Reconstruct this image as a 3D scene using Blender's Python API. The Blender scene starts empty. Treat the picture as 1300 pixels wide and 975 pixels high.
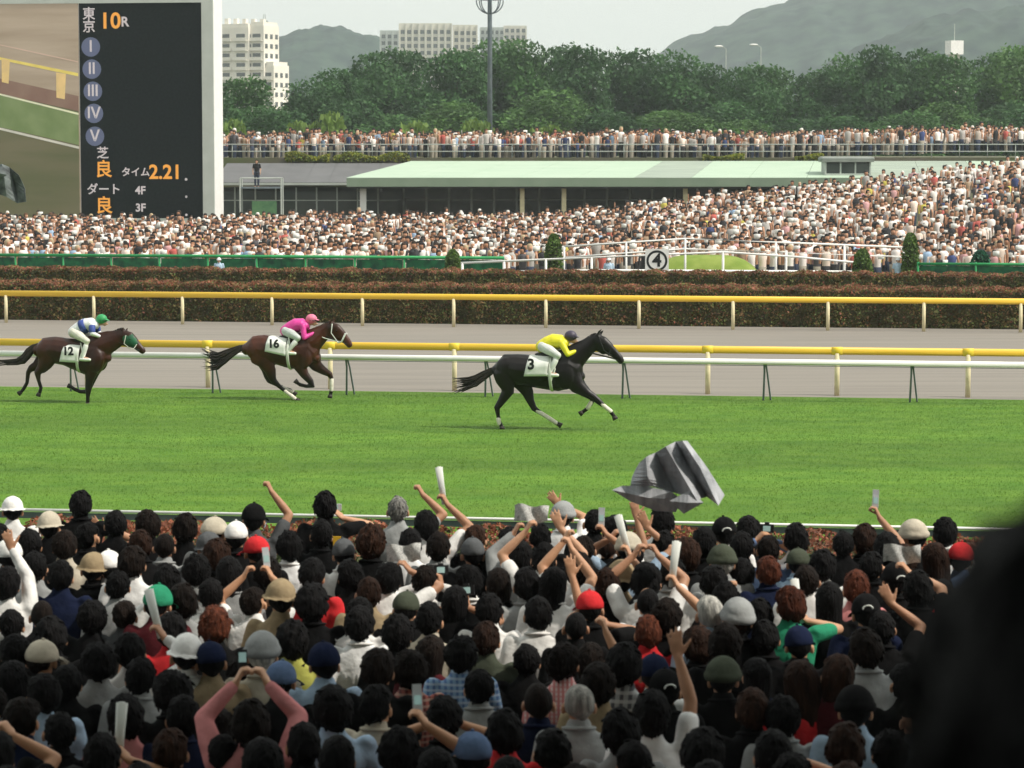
import bpy, bmesh, math, random
import numpy as np
from mathutils import Vector, Matrix, noise, Euler
R = random.Random(7)
S = bpy.context.scene
COL = S.collection
V = Vector
# ------------------------------------------------------------------ camera, sky, sun, exposure
F = 3634.0; HCAM = 6.0; YH = 186.0
TP = (487.5 - YH) / F; PITCH = math.atan(TP)
cam = bpy.data.objects.new('camera', bpy.data.cameras.new('camera')); COL.objects.link(cam)
cam.location = (0, 0, HCAM); cam.rotation_euler = (math.pi / 2 - PITCH, 0, 0)
cam.data.sensor_width = 36; cam.data.lens = F / 1300 * 36
cam.data.clip_start = 0.05; cam.data.clip_end = 12000
cam.data.dof.use_dof = True; cam.data.dof.focus_distance = 62; cam.data.dof.aperture_fstop = 6.3
S.camera = cam
SUN_EL, SUN_AZ = math.radians(50), math.radians(112)     # azimuth clockwise from +Y (view direction)
w = bpy.data.worlds.new("World"); S.world = w; w.use_nodes = True
nt = w.node_tree; nt.nodes.clear()
sky = nt.nodes.new('ShaderNodeTexSky'); sky.sky_type = 'NISHITA'; sky.sun_disc = False
sky.sun_elevation = SUN_EL; sky.sun_rotation = SUN_AZ; sky.air_density = 1.0; sky.dust_density = 6.0; sky.ozone_density = 1.0
hs = nt.nodes.new('ShaderNodeHueSaturation'); hs.inputs['Saturation'].default_value = 0.35
mx = nt.nodes.new('ShaderNodeMixRGB'); mx.inputs[0].default_value = 0.55; mx.inputs[2].default_value = (13.6, 14.2, 13.2, 1)
bg = nt.nodes.new('ShaderNodeBackground'); bg.inputs[1].default_value = 0.1
ow = nt.nodes.new('ShaderNodeOutputWorld')
nt.links.new(sky.outputs[0], hs.inputs['Color']); nt.links.new(hs.outputs[0], mx.inputs[1]); nt.links.new(mx.outputs[0], bg.inputs[0]); nt.links.new(bg.outputs[0], ow.inputs[0])
sl = bpy.data.lights.new('sun', 'SUN'); sl.energy = 3.4; sl.angle = math.radians(0.6); sl.color = (1, 0.93, 0.82)
sun = bpy.data.objects.new('sun', sl); COL.objects.link(sun)
sd = V((math.sin(SUN_AZ) * math.cos(SUN_EL), math.cos(SUN_AZ) * math.cos(SUN_EL), math.sin(SUN_EL)))
sun.rotation_euler = sd.to_track_quat('Z', 'Y').to_euler(); sun.location = (0, 0, 60)
S.view_settings.view_transform = 'Standard'; S.view_settings.look = 'None'; S.view_settings.gamma = 1
S.view_settings.exposure = 0.12
S.render.engine = 'CYCLES'
S.cycles.max_bounces = 6; S.cycles.diffuse_bounces = 3; S.cycles.glossy_bounces = 2; S.cycles.transmission_bounces = 4
S.cycles.volume_bounces = 1; S.cycles.transparent_max_bounces = 8; S.cycles.caustics_reflective = False; S.cycles.caustics_refractive = False
S.cycles.use_denoising = True

# ------------------------------------------------------------------ helpers
def ray(px, py):
    return V(((px - 650) / F, math.cos(PITCH) - (py - 487.5) / F * math.sin(PITCH), -math.sin(PITCH) - (py - 487.5) / F * math.cos(PITCH)))
def atz(px, py, z):                     # the point of height z seen at a pixel of the photograph
    d = ray(px, py); k = (z - HCAM) / d.z
    return V((0, 0, HCAM)) + d * k
def aty(px, py, Y):                     # the point at distance Y
    d = ray(px, py); return V((0, 0, HCAM)) + d * (Y / d.y)
def topix(p):
    x, y, z = p[0], p[1], p[2] - HCAM
    dep = y * math.cos(PITCH) - z * math.sin(PITCH); up = y * math.sin(PITCH) + z * math.cos(PITCH)
    return 650 + F * x / dep, 487.5 - F * up / dep
TH = math.radians(8.7); TC, TS = math.cos(TH), math.sin(TH)
def tr(t, w, z=0.0):                    # the track's own axes: t along it, w across it
    return V((t * TC + w * TS, -t * TS + w * TC, z))
def t_at(px, w, z=0):                   # t of the point of a line at w that is seen at column px
    m = (px - 650) / F
    # x = m*dep ~ m*(y) ; t*TC + w*TS = m*( -t*TS + w*TC)
    dz = (HCAM - z) * math.sin(PITCH) / 1.0
    y0 = w * TC * math.cos(PITCH) + dz
    return (m * y0 - w * TS) / (TC + m * TS * math.cos(PITCH))
def wY(Y): return Y * TC                # w of the line that crosses the view axis at distance Y
ROTT = -TH

def link(o, parent=None):
    COL.objects.link(o)
    if parent is not None: o.parent = parent
    return o
def empty(name, loc=(0, 0, 0), rz=0.0, label=None, cat=None, group=None):
    o = bpy.data.objects.new(name, None); o.empty_display_size = .2; link(o)
    o.location = loc; o.rotation_euler = (0, 0, rz)
    return tag(o, label, cat, group)
def tag(o, label=None, cat=None, group=None, kind=None):
    if label: o['label'] = label
    if cat: o['category'] = cat
    if group: o['group'] = group
    if kind: o['kind'] = kind
    return o
def ob(name, me, parent=None, loc=None, rot=None, color=None, m=None):
    o = bpy.data.objects.new(name, me); link(o, parent)
    if loc is not None: o.location = loc
    if rot is not None: o.rotation_euler = rot
    if color is not None: o.color = (*color[:3], 1)
    return o

class G:
    def __init__(s): s.v = []; s.f = []; s.mi = []; s.m = 0
    def face(s, idx): s.f.append(idx); s.mi.append(s.m)
    def quad(s, a, b, c, d):
        i = len(s.v); s.v += [tuple(a), tuple(b), tuple(c), tuple(d)]; s.face((i, i + 1, i + 2, i + 3))
    def tri(s, a, b, c):
        i = len(s.v); s.v += [tuple(a), tuple(b), tuple(c)]; s.face((i, i + 1, i + 2))
    def box(s, c, d, rot=None):
        c = V(c); i = len(s.v); hx, hy, hz = d[0] / 2, d[1] / 2, d[2] / 2
        M = rot if rot is not None else Matrix.Identity(3)
        for x, y, z in ((-1, -1, -1), (1, -1, -1), (1, 1, -1), (-1, 1, -1), (-1, -1, 1), (1, -1, 1), (1, 1, 1), (-1, 1, 1)):
            s.v.append(tuple(c + M @ V((x * hx, y * hy, z * hz))))
        for q in ((3, 2, 1, 0), (4, 5, 6, 7), (0, 1, 5, 4), (1, 2, 6, 5), (2, 3, 7, 6), (3, 0, 4, 7)): s.face(tuple(i + k for k in q))
    def tube(s, path, ra, rb=None, lat=(1, 0, 0), n=10, cap=True, flat=False):
        P = [V(p) for p in path]
        if not hasattr(ra, '__len__'): ra = [ra] * len(P)
        rb = ra if rb is None else (rb if hasattr(rb, '__len__') else [rb] * len(P))
        lat = V(lat); T = []
        for k in range(len(P)):
            a = P[max(k - 1, 0)]; b = P[min(k + 1, len(P) - 1)]; t = (b - a)
            T.append(t.normalized() if t.length > 1e-9 else V((0, 0, 1)))
        rings = [(P[k], ra[k], rb[k], T[k]) for k in range(len(P))]
        if cap and not flat:
            r0 = min(ra[0], rb[0]); r1 = min(ra[-1], rb[-1])
            rings = [(P[0] - T[0] * r0 * .87, ra[0] * .5, rb[0] * .5, T[0]), (P[0] - T[0] * r0 * .5, ra[0] * .87, rb[0] * .87, T[0])] + rings + \
                    [(P[-1] + T[-1] * r1 * .5, ra[-1] * .87, rb[-1] * .87, T[-1]), (P[-1] + T[-1] * r1 * .87, ra[-1] * .5, rb[-1] * .5, T[-1])]
        base = len(s.v); L = lat
        for p, a, b, t in rings:
            sd_ = L - t * L.dot(t)
            if sd_.length < 1e-3: sd_ = t.orthogonal()
            sd_.normalize(); up = t.cross(sd_)
            for j in range(n):
                an = 2 * math.pi * j / n
                s.v.append(tuple(p + sd_ * (a * math.cos(an)) + up * (b * math.sin(an))))
        m = len(rings)
        for k in range(m - 1):
            for j in range(n):
                a0 = base + k * n + j; a1 = base + k * n + (j + 1) % n
                s.face((a0, a1, a1 + n, a0 + n))
        if cap:
            s.face(tuple(base + j for j in reversed(range(n)))); s.face(tuple(base + (m - 1) * n + j for j in range(n)))
    def ell(s, c, r, rot=None, nu=12, nv=8):
        c = V(c); M = rot if rot is not None else Matrix.Identity(3); b = len(s.v)
        s.v.append(tuple(c + M @ V((0, 0, -r[2]))))
        for i in range(1, nv):
            ph = -math.pi / 2 + math.pi * i / nv
            for j in range(nu):
                a = 2 * math.pi * j / nu
                s.v.append(tuple(c + M @ V((r[0] * math.cos(ph) * math.cos(a), r[1] * math.cos(ph) * math.sin(a), r[2] * math.sin(ph)))))
        s.v.append(tuple(c + M @ V((0, 0, r[2])))); e = len(s.v) - 1
        for j in range(nu):
            s.face((b, b + 1 + (j + 1) % nu, b + 1 + j)); s.face((e, e - nu + j, e - nu + (j + 1) % nu))
        for i in range(nv - 2):
            for j in range(nu):
                a0 = b + 1 + i * nu + j; a1 = b + 1 + i * nu + (j + 1) % nu
                s.face((a0, a1, a1 + nu, a0 + nu))
    def mesh(s, name, mats=None, smooth=True):
        me = bpy.data.meshes.new(name); me.from_pydata(s.v, [], s.f)
        if mats:
            for m in (mats if isinstance(mats, (list, tuple)) else [mats]): me.materials.append(m)
            if any(s.mi): me.polygons.foreach_set('material_index', s.mi)
        if smooth: me.polygons.foreach_set('use_smooth', [True] * len(me.polygons))
        me.update(); return me
    def obj(s, name, mats, parent=None, smooth=False, **k): return ob(name, s.mesh(name, mats, smooth), parent, **k)

def fuse(g, name, mat_, voxel=.012, smooth=4, dec=None, fac=.5):
    me = g.mesh(name); o = bpy.data.objects.new(name, me); COL.objects.link(o)
    md = o.modifiers.new('r', 'REMESH'); md.mode = 'VOXEL'; md.voxel_size = voxel
    if smooth:
        m2 = o.modifiers.new('s', 'SMOOTH'); m2.factor = fac; m2.iterations = smooth
    if dec: m3 = o.modifiers.new('d', 'DECIMATE'); m3.ratio = dec
    dg = bpy.context.evaluated_depsgraph_get()
    out = bpy.data.meshes.new_from_object(o.evaluated_get(dg)); out.name = name
    bpy.data.objects.remove(o); bpy.data.meshes.remove(me)
    out.materials.clear()
    for m in (mat_ if isinstance(mat_, (list, tuple)) else [mat_]): out.materials.append(m)
    out.polygons.foreach_set('use_smooth', [True] * len(out.polygons))
    return out

def npmesh(name, verts, faces, mats, col=None, smooth=False):     # verts (n,3), faces (m,k) all of one size
    me = bpy.data.meshes.new(name); k = faces.shape[1]
    me.vertices.add(len(verts)); me.vertices.foreach_set('co', np.ascontiguousarray(verts, dtype=np.float32).ravel())
    me.loops.add(faces.size); me.loops.foreach_set('vertex_index', np.ascontiguousarray(faces, dtype=np.int32).ravel())
    me.polygons.add(len(faces)); me.polygons.foreach_set('loop_start', np.arange(0, faces.size, k, dtype=np.int32))
    me.polygons.foreach_set('loop_total', np.full(len(faces), k, dtype=np.int32))
    if smooth: me.polygons.foreach_set('use_smooth', np.ones(len(faces), dtype=bool))
    me.update(calc_edges=True)
    if col is not None:
        a = me.color_attributes.new('tint', 'FLOAT_COLOR', 'POINT')
        c4 = np.ones((len(verts), 4), dtype=np.float32); c4[:, :3] = col; a.data.foreach_set('color', c4.ravel())
    for m in (mats if isinstance(mats, (list, tuple)) else [mats]): me.materials.append(m)
    return me

# ------------------------------------------------------------------ materials
def mat(name, c=(.5, .5, .5), rough=.7, c2=None, scale=4.0, detail=4, stretch=(1, 1, 1), bump=0.0, bscale=None, metal=0.0, spec=.3, emit=None, es=1.0, objcol=False, attr=None, amt=1.0, contrast=(.35, .65), coat=0.0, sheen=0.0, transl=0.0):
    m = bpy.data.materials.new(name); m.use_nodes = True; n = m.node_tree; N = n.nodes; b = N['Principled BSDF']
    b.inputs['Roughness'].default_value = rough; b.inputs['Metallic'].default_value = metal; b.inputs['Specular IOR Level'].default_value = spec
    b.inputs['Base Color'].default_value = (*c, 1)
    if coat: b.inputs['Coat Weight'].default_value = coat; b.inputs['Coat Roughness'].default_value = .25
    if sheen: b.inputs['Sheen Weight'].default_value = sheen
    src = None
    if objcol: q = N.new('ShaderNodeObjectInfo'); src = q.outputs['Color']
    if attr: q = N.new('ShaderNodeAttribute'); q.attribute_name = attr; src = q.outputs['Color']
    tc = N.new('ShaderNodeTexCoord'); mp = N.new('ShaderNodeMapping'); mp.inputs['Scale'].default_value = stretch
    n.links.new(tc.outputs['Object'], mp.inputs[0])
    if c2 is not None:
        nz = N.new('ShaderNodeTexNoise'); nz.inputs['Scale'].default_value = scale; nz.inputs['Detail'].default_value = detail
        n.links.new(mp.outputs[0], nz.inputs['Vector'])
        r = N.new('ShaderNodeMapRange'); r.inputs[1].default_value = contrast[0]; r.inputs[2].default_value = contrast[1]; n.links.new(nz.outputs['Fac'], r.inputs[0])
        mxn = N.new('ShaderNodeMixRGB'); n.links.new(r.outputs[0], mxn.inputs[0]); mxn.inputs[1].default_value = (*c, 1); mxn.inputs[2].default_value = (*c2, 1)
        if src is not None:
            mul = N.new('ShaderNodeMixRGB'); mul.blend_type = 'MULTIPLY'; mul.inputs[0].default_value = amt
            n.links.new(src, mul.inputs[1]); n.links.new(mxn.outputs[0], mul.inputs[2]); src = mul.outputs[0]
        else: src = mxn.outputs[0]
    if src is not None: n.links.new(src, b.inputs['Base Color'])
    if bump:
        nb = N.new('ShaderNodeTexNoise'); nb.inputs['Scale'].default_value = bscale or scale * 3; nb.inputs['Detail'].default_value = 3
        n.links.new(mp.outputs[0], nb.inputs['Vector'])
        bp = N.new('ShaderNodeBump'); bp.inputs['Strength'].default_value = bump; bp.inputs['Distance'].default_value = .02
        n.links.new(nb.outputs['Fac'], bp.inputs['Height']); n.links.new(bp.outputs[0], b.inputs['Normal'])
    if emit is not None:
        if src is not None: n.links.new(src, b.inputs['Emission Color'])
        else: b.inputs['Emission Color'].default_value = (*emit, 1)
        b.inputs['Emission Strength'].default_value = es
    if transl:
        tn = N.new('ShaderNodeBsdfTranslucent'); ms = N.new('ShaderNodeMixShader'); ms.inputs[0].default_value = transl
        if src is not None: n.links.new(src, tn.inputs[0])
        else: tn.inputs[0].default_value = (*c, 1)
        out = N['Material Output']; n.links.new(b.outputs[0], ms.inputs[1]); n.links.new(tn.outputs[0], ms.inputs[2]); n.links.new(ms.outputs[0], out.inputs[0])
    return m
def plaid(name, c1, c2, c3, sc=30):
    m = mat(name, c1, .85); n = m.node_tree; N = n.nodes; b = N['Principled BSDF']
    tc = N.new('ShaderNodeTexCoord'); sp = N.new('ShaderNodeSeparateXYZ'); n.links.new(tc.outputs['Object'], sp.inputs[0])
    def stripe(sock, s_, th):
        a = N.new('ShaderNodeMath'); a.operation = 'MULTIPLY'; a.inputs[1].default_value = s_; n.links.new(sock, a.inputs[0])
        f = N.new('ShaderNodeMath'); f.operation = 'FRACT'; n.links.new(a.outputs[0], f.inputs[0])
        g = N.new('ShaderNodeMath'); g.operation = 'LESS_THAN'; g.inputs[1].default_value = th; n.links.new(f.outputs[0], g.inputs[0]); return g.outputs[0]
    m1 = N.new('ShaderNodeMixRGB'); m1.inputs[1].default_value = (*c1, 1); m1.inputs[2].default_value = (*c2, 1); n.links.new(stripe(sp.outputs[0], sc, .45), m1.inputs[0])
    m2 = N.new('ShaderNodeMixRGB'); m2.inputs[2].default_value = (*c3, 1); n.links.new(m1.outputs[0], m2.inputs[1])
    k = N.new('ShaderNodeMath'); k.operation = 'MULTIPLY'; k.inputs[1].default_value = .65; n.links.new(stripe(sp.outputs[2], sc, .4), k.inputs[0]); n.links.new(k.outputs[0], m2.inputs[0])
    n.links.new(m2.outputs[0], b.inputs['Base Color']); return m

M = {}
M['yellow'] = mat('yellow_paint', (.80, .52, .05), .4, (.74, .46, .04), 3, stretch=(.4, 1, 6), spec=.4)
M['yellow2'] = mat('bright_yellow_cap', (.80, .58, .05), .4)
M['cream'] = mat('cream_plastic', (.74, .66, .42), .5, (.62, .54, .34), 5)
M['white'] = mat('white_paint', (.82, .81, .79), .5, (.76, .75, .73), 2.5)
M['whitegray'] = mat('pale_grey_paint', (.42, .45, .42), .6, (.36, .39, .36), 1.5)
M['black'] = mat('black_metal', (.02, .02, .022), .5)
M['steel'] = mat('grey_steel', (.16, .19, .21), .5, (.12, .15, .17), 3, metal=.3)
M['green'] = mat('green_mesh', (.012, .16, .06), .6, (.005, .05, .03), 3)
M['greentop'] = mat('green_padding', (.02, .30, .09), .6, (.02, .22, .07), 3)
M['dirt'] = mat('dirt_track', (.19, .172, .152), .95, (.235, .213, .185), 1.2, 6, (.12, 2.2, 1), bump=.4, bscale=6)
M['ground'] = mat('infield_ground', (.13, .115, .09), .95, (.09, .11, .045), .3, 5)
M['concrete'] = mat('apron_concrete', (.10, .10, .095), .9, (.07, .07, .068), 2, 5)
M['glass'] = mat('dark_glazing', (.03, .04, .04), .15, (.06, .07, .065), .6, spec=.5)
M['roofgreen'] = mat('pale_green_roof', (.36, .47, .36), .7, (.42, .52, .41), .25, 3, (1, 6, 1))
M['roofaged'] = mat('weathered_roof', (.27, .32, .27), .8, (.34, .40, .33), .3, 4, (1, 4, 1))
M['fascia'] = mat('green_grey_fascia', (.20, .26, .19), .7, (.17, .23, .165), .6)
M['roofgrey'] = mat('grey_roof_sheet', (.11, .11, .115), .7, (.135, .135, .14), .5)
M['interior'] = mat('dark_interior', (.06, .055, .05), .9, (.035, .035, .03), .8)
M['leaf'] = mat('tree_leaves', (.55, .55, .55), .6, (1.35, 1.35, 1.2), .28, 3, objcol=True, transl=.3, spec=.25)
M['bark'] = mat('bark', (.08, .06, .045), .95, (.05, .04, .03), 4, bump=.6)
M['hedge'] = mat('hedge_leaves', (.4, .4, .4), .7, (1.3, 1.3, 1.3), 2.2, 5, attr='tint', transl=.25)
M['grassb'] = mat('grass_blades', (.78, .78, .78), .8, (1.25, 1.2, 1.1), .5, 6, attr='tint', transl=.15, spec=.05)
M['crowd'] = mat('crowd_tint', (1, 1, 1), .8, attr='tint')
M['cloth'] = mat('cloth', (.85, .85, .85), .95, (1.08, 1.08, 1.08), 9, 3, objcol=True, bump=.7, bscale=11, spec=.08)
M['denim'] = mat('denim', (.7, .7, .7), .9, (1, 1, 1), 30, 3, objcol=True)
M['skin'] = mat('skin', (.9, .86, .84), .55, (1.0, 1.0, 1.0), 14, 3, objcol=True, spec=.35)
M['hair'] = mat('hair', (.55, .55, .55), .75, (1.5, 1.45, 1.4), 34, 4, (1, 1, .16), objcol=True, bump=.8, bscale=60, spec=.10)
M['paper'] = mat('newsprint', (.62, .62, .60), .85, (.34, .34, .33), 45, 4, (1, 4, 4), contrast=(.45, .55))
M['plastic'] = mat('silver_plastic', (.5, .52, .54), .35, spec=.5)
M['blackplastic'] = mat('black_plastic', (.015, .015, .016), .35)
M['screen'] = mat('phone_screen', (.3, .42, .4), .2, emit=(.25, .4, .38), es=.35)

# ------------------------------------------------------------------ ground, turf, dirt, stand apron, grandstand roof above the camera
def sheet(name, m, t0, t1, w0, w1, z, nx=2, ny=2, hf=None, label=None):
    g = G(); ts = np.linspace(t0, t1, nx); ws = np.linspace(w0, w1, ny)
    for b in ws:
        for a in ts: g.v.append(tuple(tr(a, b, z + (hf(a, b) if hf else 0))))
    for j in range(ny - 1):
        for i in range(nx - 1): q = j * nx + i; g.face((q, q + 1, q + nx + 1, q + nx))
    o = g.obj(name, m, smooth=hf is not None); o['kind'] = 'structure'
    if label: o['label'] = label
    return o
W_EDGE = wY(41.5); W_WHITE = wY(68.3); W_YEL = wY(70.0); W_BACK = wY(94.9); W_H1 = wY(96.6); W_H2 = wY(112)
sheet('ground', M['ground'], -3000, 3000, 20, 6000, -.012)
# turf: fine grain, long mowing streaks
def turf_mat():
    m = mat('turf', (.058, .150, .008), .95, (.105, .205, .016), 1.6, 10, (.6, 1.0, 1), bump=.6, bscale=30, contrast=(.3, .7))
    n = m.node_tree; N = n.nodes; b = N['Principled BSDF']; src = b.inputs['Base Color'].links[0].from_socket
    tc = N.new('ShaderNodeTexCoord'); mp = N.new('ShaderNodeMapping'); mp.inputs['Scale'].default_value = (.03, .35, 1); mp.inputs['Rotation'].default_value = (0, 0, TH)
    n.links.new(tc.outputs['Object'], mp.inputs[0]); nz = N.new('ShaderNodeTexNoise'); nz.inputs['Scale'].default_value = 1.0; nz.inputs['Detail'].default_value = 5
    n.links.new(mp.outputs[0], nz.inputs['Vector']); r = N.new('ShaderNodeMapRange'); r.inputs[1].default_value = .35; r.inputs[2].default_value = .65; r.inputs[3].default_value = .80; r.inputs[4].default_value = 1.15
    n.links.new(nz.outputs['Fac'], r.inputs[0]); mu = N.new('ShaderNodeMixRGB'); mu.blend_type = 'MULTIPLY'; mu.inputs[0].default_value = 1
    n.links.new(src, mu.inputs[1]); cb = N.new('ShaderNodeCombineColor'); [n.links.new(r.outputs[0], cb.inputs[k]) for k in range(3)]; n.links.new(cb.outputs[0], mu.inputs[2]); n.links.new(mu.outputs[0], b.inputs['Base Color'])
    return m
M['turf'] = turf_mat()
sheet('turf_track', M['turf'], -60, 60, wY(37.0), wY(69.4), .02)
sheet('dirt_track', M['dirt'], -90, 90, wY(69.4), W_H1 - .1, .008)
def up_normal(m):
    n = m.node_tree; c = n.nodes.new('ShaderNodeCombineXYZ'); c.inputs[2].default_value = 1
    for q in n.nodes:
        if q.type in ('BSDF_PRINCIPLED', 'BSDF_TRANSLUCENT'): n.links.new(c.outputs[0], q.inputs['Normal'])
up_normal(M['grassb'])
def blades(name, n, t0, t1, w0, w1, z, hmin, hmax, wid, cols, seed=1, fn=None, dens=None):
    r = np.random.default_rng(seed); t = r.uniform(t0, t1, n); ww = r.uniform(w0, w1, n)
    h = r.uniform(hmin, hmax, n); an = r.uniform(0, np.pi, n); lean = r.normal(0, .35, (n, 2)) * h[:, None]
    x = t * TC + ww * TS; y = -t * TS + ww * TC; zz = np.full(n, z) + (fn(t, ww) if fn else 0)
    dx = np.cos(an) * wid; dy = np.sin(an) * wid
    vs = np.empty((n, 3, 3)); vs[:, 0] = np.stack([x - dx, y - dy, zz], 1); vs[:, 1] = np.stack([x + dx, y + dy, zz], 1); vs[:, 2] = np.stack([x + lean[:, 0], y + lean[:, 1], zz + h], 1)
    c = np.array(cols)[r.integers(0, len(cols), n)] * r.uniform(.8, 1.2, (n, 1)); c = np.repeat(c[:, None], 3, 1).reshape(-1, 3)
    me = npmesh(name, vs.reshape(-1, 3), np.arange(n * 3).reshape(-1, 3), M['grassb'], c)
    o = ob(name, me); o['kind'] = 'stuff'; return o
gr = blades('grass', 260000, -25, 8, wY(38), wY(69.2), .018, .010, .026, .008, [(.078, .175, .011), (.095, .20, .015), (.060, .15, .010), (.13, .225, .026)], 5)
tag(gr, 'short bright green grass of the turf course', 'grass')

APZ = 1.12
g = G(); g.box((0, 8, APZ - .6), (80, 44, 1.2)); o = g.obj('stand_apron', M['concrete']); o['kind'] = 'structure'
# roof of the grandstand, high over the camera: it shades the nearer spectators
g = G(); g.box((10, -20.7, 22), (140, 66, .5)); o = g.obj('grandstand_roof', M['whitegray']); tag(o, 'high roof slab of the grandstand over the spectators', 'roof', kind='structure')
g = G(); g.box((10, -50.5, 11), (140, .6, 21.4)); o = g.obj('grandstand_wall', M['concrete']); tag(o, 'rear wall of the grandstand behind the camera', 'wall', kind='structure')

# ------------------------------------------------------------------ hedges
def leafbox(n, t0, t1, w0, w1, z0, z1, size, cfun, seed, faces=('top', 'front'), bumpy=.06):
    r = np.random.default_rng(seed); pick = r.random(n)
    t = r.uniform(t0, t1, n); ww = r.uniform(w0, w1, n); zz = r.uniform(z0, z1, n)
    areas = [(z1 - z0), (w1 - w0)]; pf = areas[0] / sum(areas)
    front = pick < pf; depth = r.exponential(.05, n)
    und = .5 * bumpy * (np.sin(t * 3.1 + seed) + np.sin(t * 7.7 + 1.3) + np.sin(t * 1.3 + ww * 4))
    ww = np.where(front, w0 + depth + und, ww); zz = np.where(front, zz, z1 - depth + und)
    P = np.stack([t * TC + ww * TS, -t * TS + ww * TC, zz], 1)
    a = r.normal(size=(n, 3)); a /= np.linalg.norm(a, axis=1)[:, None]; b = r.normal(size=(n, 3)); b -= a * (a * b).sum(1)[:, None]; b /= np.linalg.norm(b, axis=1)[:, None]
    s = size * r.uniform(.6, 1.3, (n, 1)); vs = np.stack([P - a * s, P - b * s * .6, P + a * s, P + b * s * .6], 1)
    c = cfun(r, n, (zz - z0) / (z1 - z0), ww, front); c = np.repeat(c[:, None], 4, 1).reshape(-1, 3)
    return vs.reshape(-1, 3), np.arange(n * 4).reshape(-1, 4), c
def hedge(name, label, n, t0, t1, w0, w1, z1, size, cfun, seed, z0=0.0, core=(.085, .08, .035), bumpy=.06):
    e = empty(name, tr((t0 + t1) / 2, (w0 + w1) / 2, z0), 0, label, 'hedge')
    off = e.location
    v, f, c = leafbox(n, t0, t1, w0, w1, z0 + .02, z1, size, cfun, seed, bumpy=bumpy)
    o = ob('leaves', npmesh('leaves', v - np.array(off), f, M['hedge'], c), e); o['kind'] = 'stuff'
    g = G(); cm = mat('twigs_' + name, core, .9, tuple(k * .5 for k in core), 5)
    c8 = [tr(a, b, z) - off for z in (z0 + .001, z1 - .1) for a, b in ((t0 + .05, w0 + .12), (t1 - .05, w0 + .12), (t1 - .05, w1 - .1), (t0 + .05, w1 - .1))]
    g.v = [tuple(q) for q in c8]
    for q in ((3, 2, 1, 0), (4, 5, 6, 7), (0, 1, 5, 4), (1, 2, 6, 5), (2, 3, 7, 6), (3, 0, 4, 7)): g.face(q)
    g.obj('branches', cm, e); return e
def c_h1(r, n, zf, ww, front):
    base = np.array([(.15, .15, .05), (.19, .15, .055), (.22, .13, .06), (.13, .17, .05)])[r.integers(0, 4, n)]
    red = np.array([(.30, .10, .06), (.33, .14, .09), (.25, .12, .06)])[r.integers(0, 3, n)]
    p = np.where(front, np.clip((zf - .8) * 3, .10, .5), .62)
    return np.where((r.random(n) < p)[:, None], red, base)
def c_h3(r, n, zf, ww, front):
    base = np.array([(.07, .11, .03), (.05, .09, .03), (.10, .13, .05)])[r.integers(0, 3, n)]
    red = np.array([(.34, .115, .06), (.28, .09, .05), (.36, .15, .09)])[r.integers(0, 3, n)]
    k = (ww - ww.min()) / (ww.max() - ww.min())
    return np.where((r.random(n) < np.clip((k - .35) * 2.2, .04, .85))[:, None], red, base)
hedge('azalea_hedge', 'long dark clipped hedge with reddish top directly behind the far yellow rail', 60000, t_at(-60, W_H1), t_at(1370, W_H1), W_H1, W_H1 + 2.0, 1.3, .05, c_h1, 11)
hedge('azalea_hedge', 'second red flowering hedge between the dark clipped hedge and the infield fence', 42000, t_at(-60, W_H2), t_at(1370, W_H2), W_H2, W_H2 + 1.6, 1.13, .06, c_h1, 12)
hedge('flowering_hedge', 'orange flowering hedge in front of the spectators along the near turf edge', 60000, t_at(-60, wY(31.5)) - .5, t_at(1370, wY(31.5)) + .5, wY(31.5), wY(36.3), 1.16, .035, c_h3, 13)

# ------------------------------------------------------------------ rails
def rail_line(g, t0, t1, w_, z, ry, rz, n=10):
    g.tube([tr(t0, w_, z), tr(t1, w_, z)], ry, rz, lat=(TS, TC, 0), n=n, flat=True)
def post_mesh(h, r, m, name='post'):
    g = G(); g.tube([(0, 0, 0), (0, 0, h)], r, n=10, flat=True); return g.mesh(name, m)
def yellow_fence(label, w_, h, r, pxs_w, cap=True, px0=None, spacing=3.1, gap=None):
    t0 = t_at(px0, w_); ts = [t0 + spacing * k for k in range(-12, 13)]
    ts = [t for t in ts if -60 < topix(tr(t, w_))[0] < 1360]
    e = empty('yellow_rail_fence', tr(ts[0], w_), ROTT, label, 'fence', 'yellow rail fences of the dirt track')
    L = ts[-1] - ts[0]; g = G(); g.tube([(-6, 0, h), (L + 6, 0, h)], r * .55, r, lat=(0, 1, 0), n=14, flat=True)
    g.obj('rail', M['yellow'], e, smooth=True)
    pm = post_mesh(h - r * .6, .062 if cap else .058, M['cream'])
    cg = G(); cg.tube([(-.13, 0, 0), (.13, 0, 0)], r * .62, r * 1.08, lat=(0, 1, 0), n=14, flat=True); cm = cg.mesh('joint_cap', M['yellow2'], True)
    for t in ts:
        ob('post', pm, e, (t - ts[0], 0, 0))
        if cap: ob('joint_cap', cm, e, (t - ts[0], 0, h))
    return ts
yellow_fence('far yellow rail in front of the dark clipped hedge', W_BACK, 1.01, .10, None, False, px0=576)
yts = yellow_fence('nearer yellow rail with bright joint caps, just behind the white running rail', W_YEL, 1.09, .092, None, True, px0=577, spacing=3.12)
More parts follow.
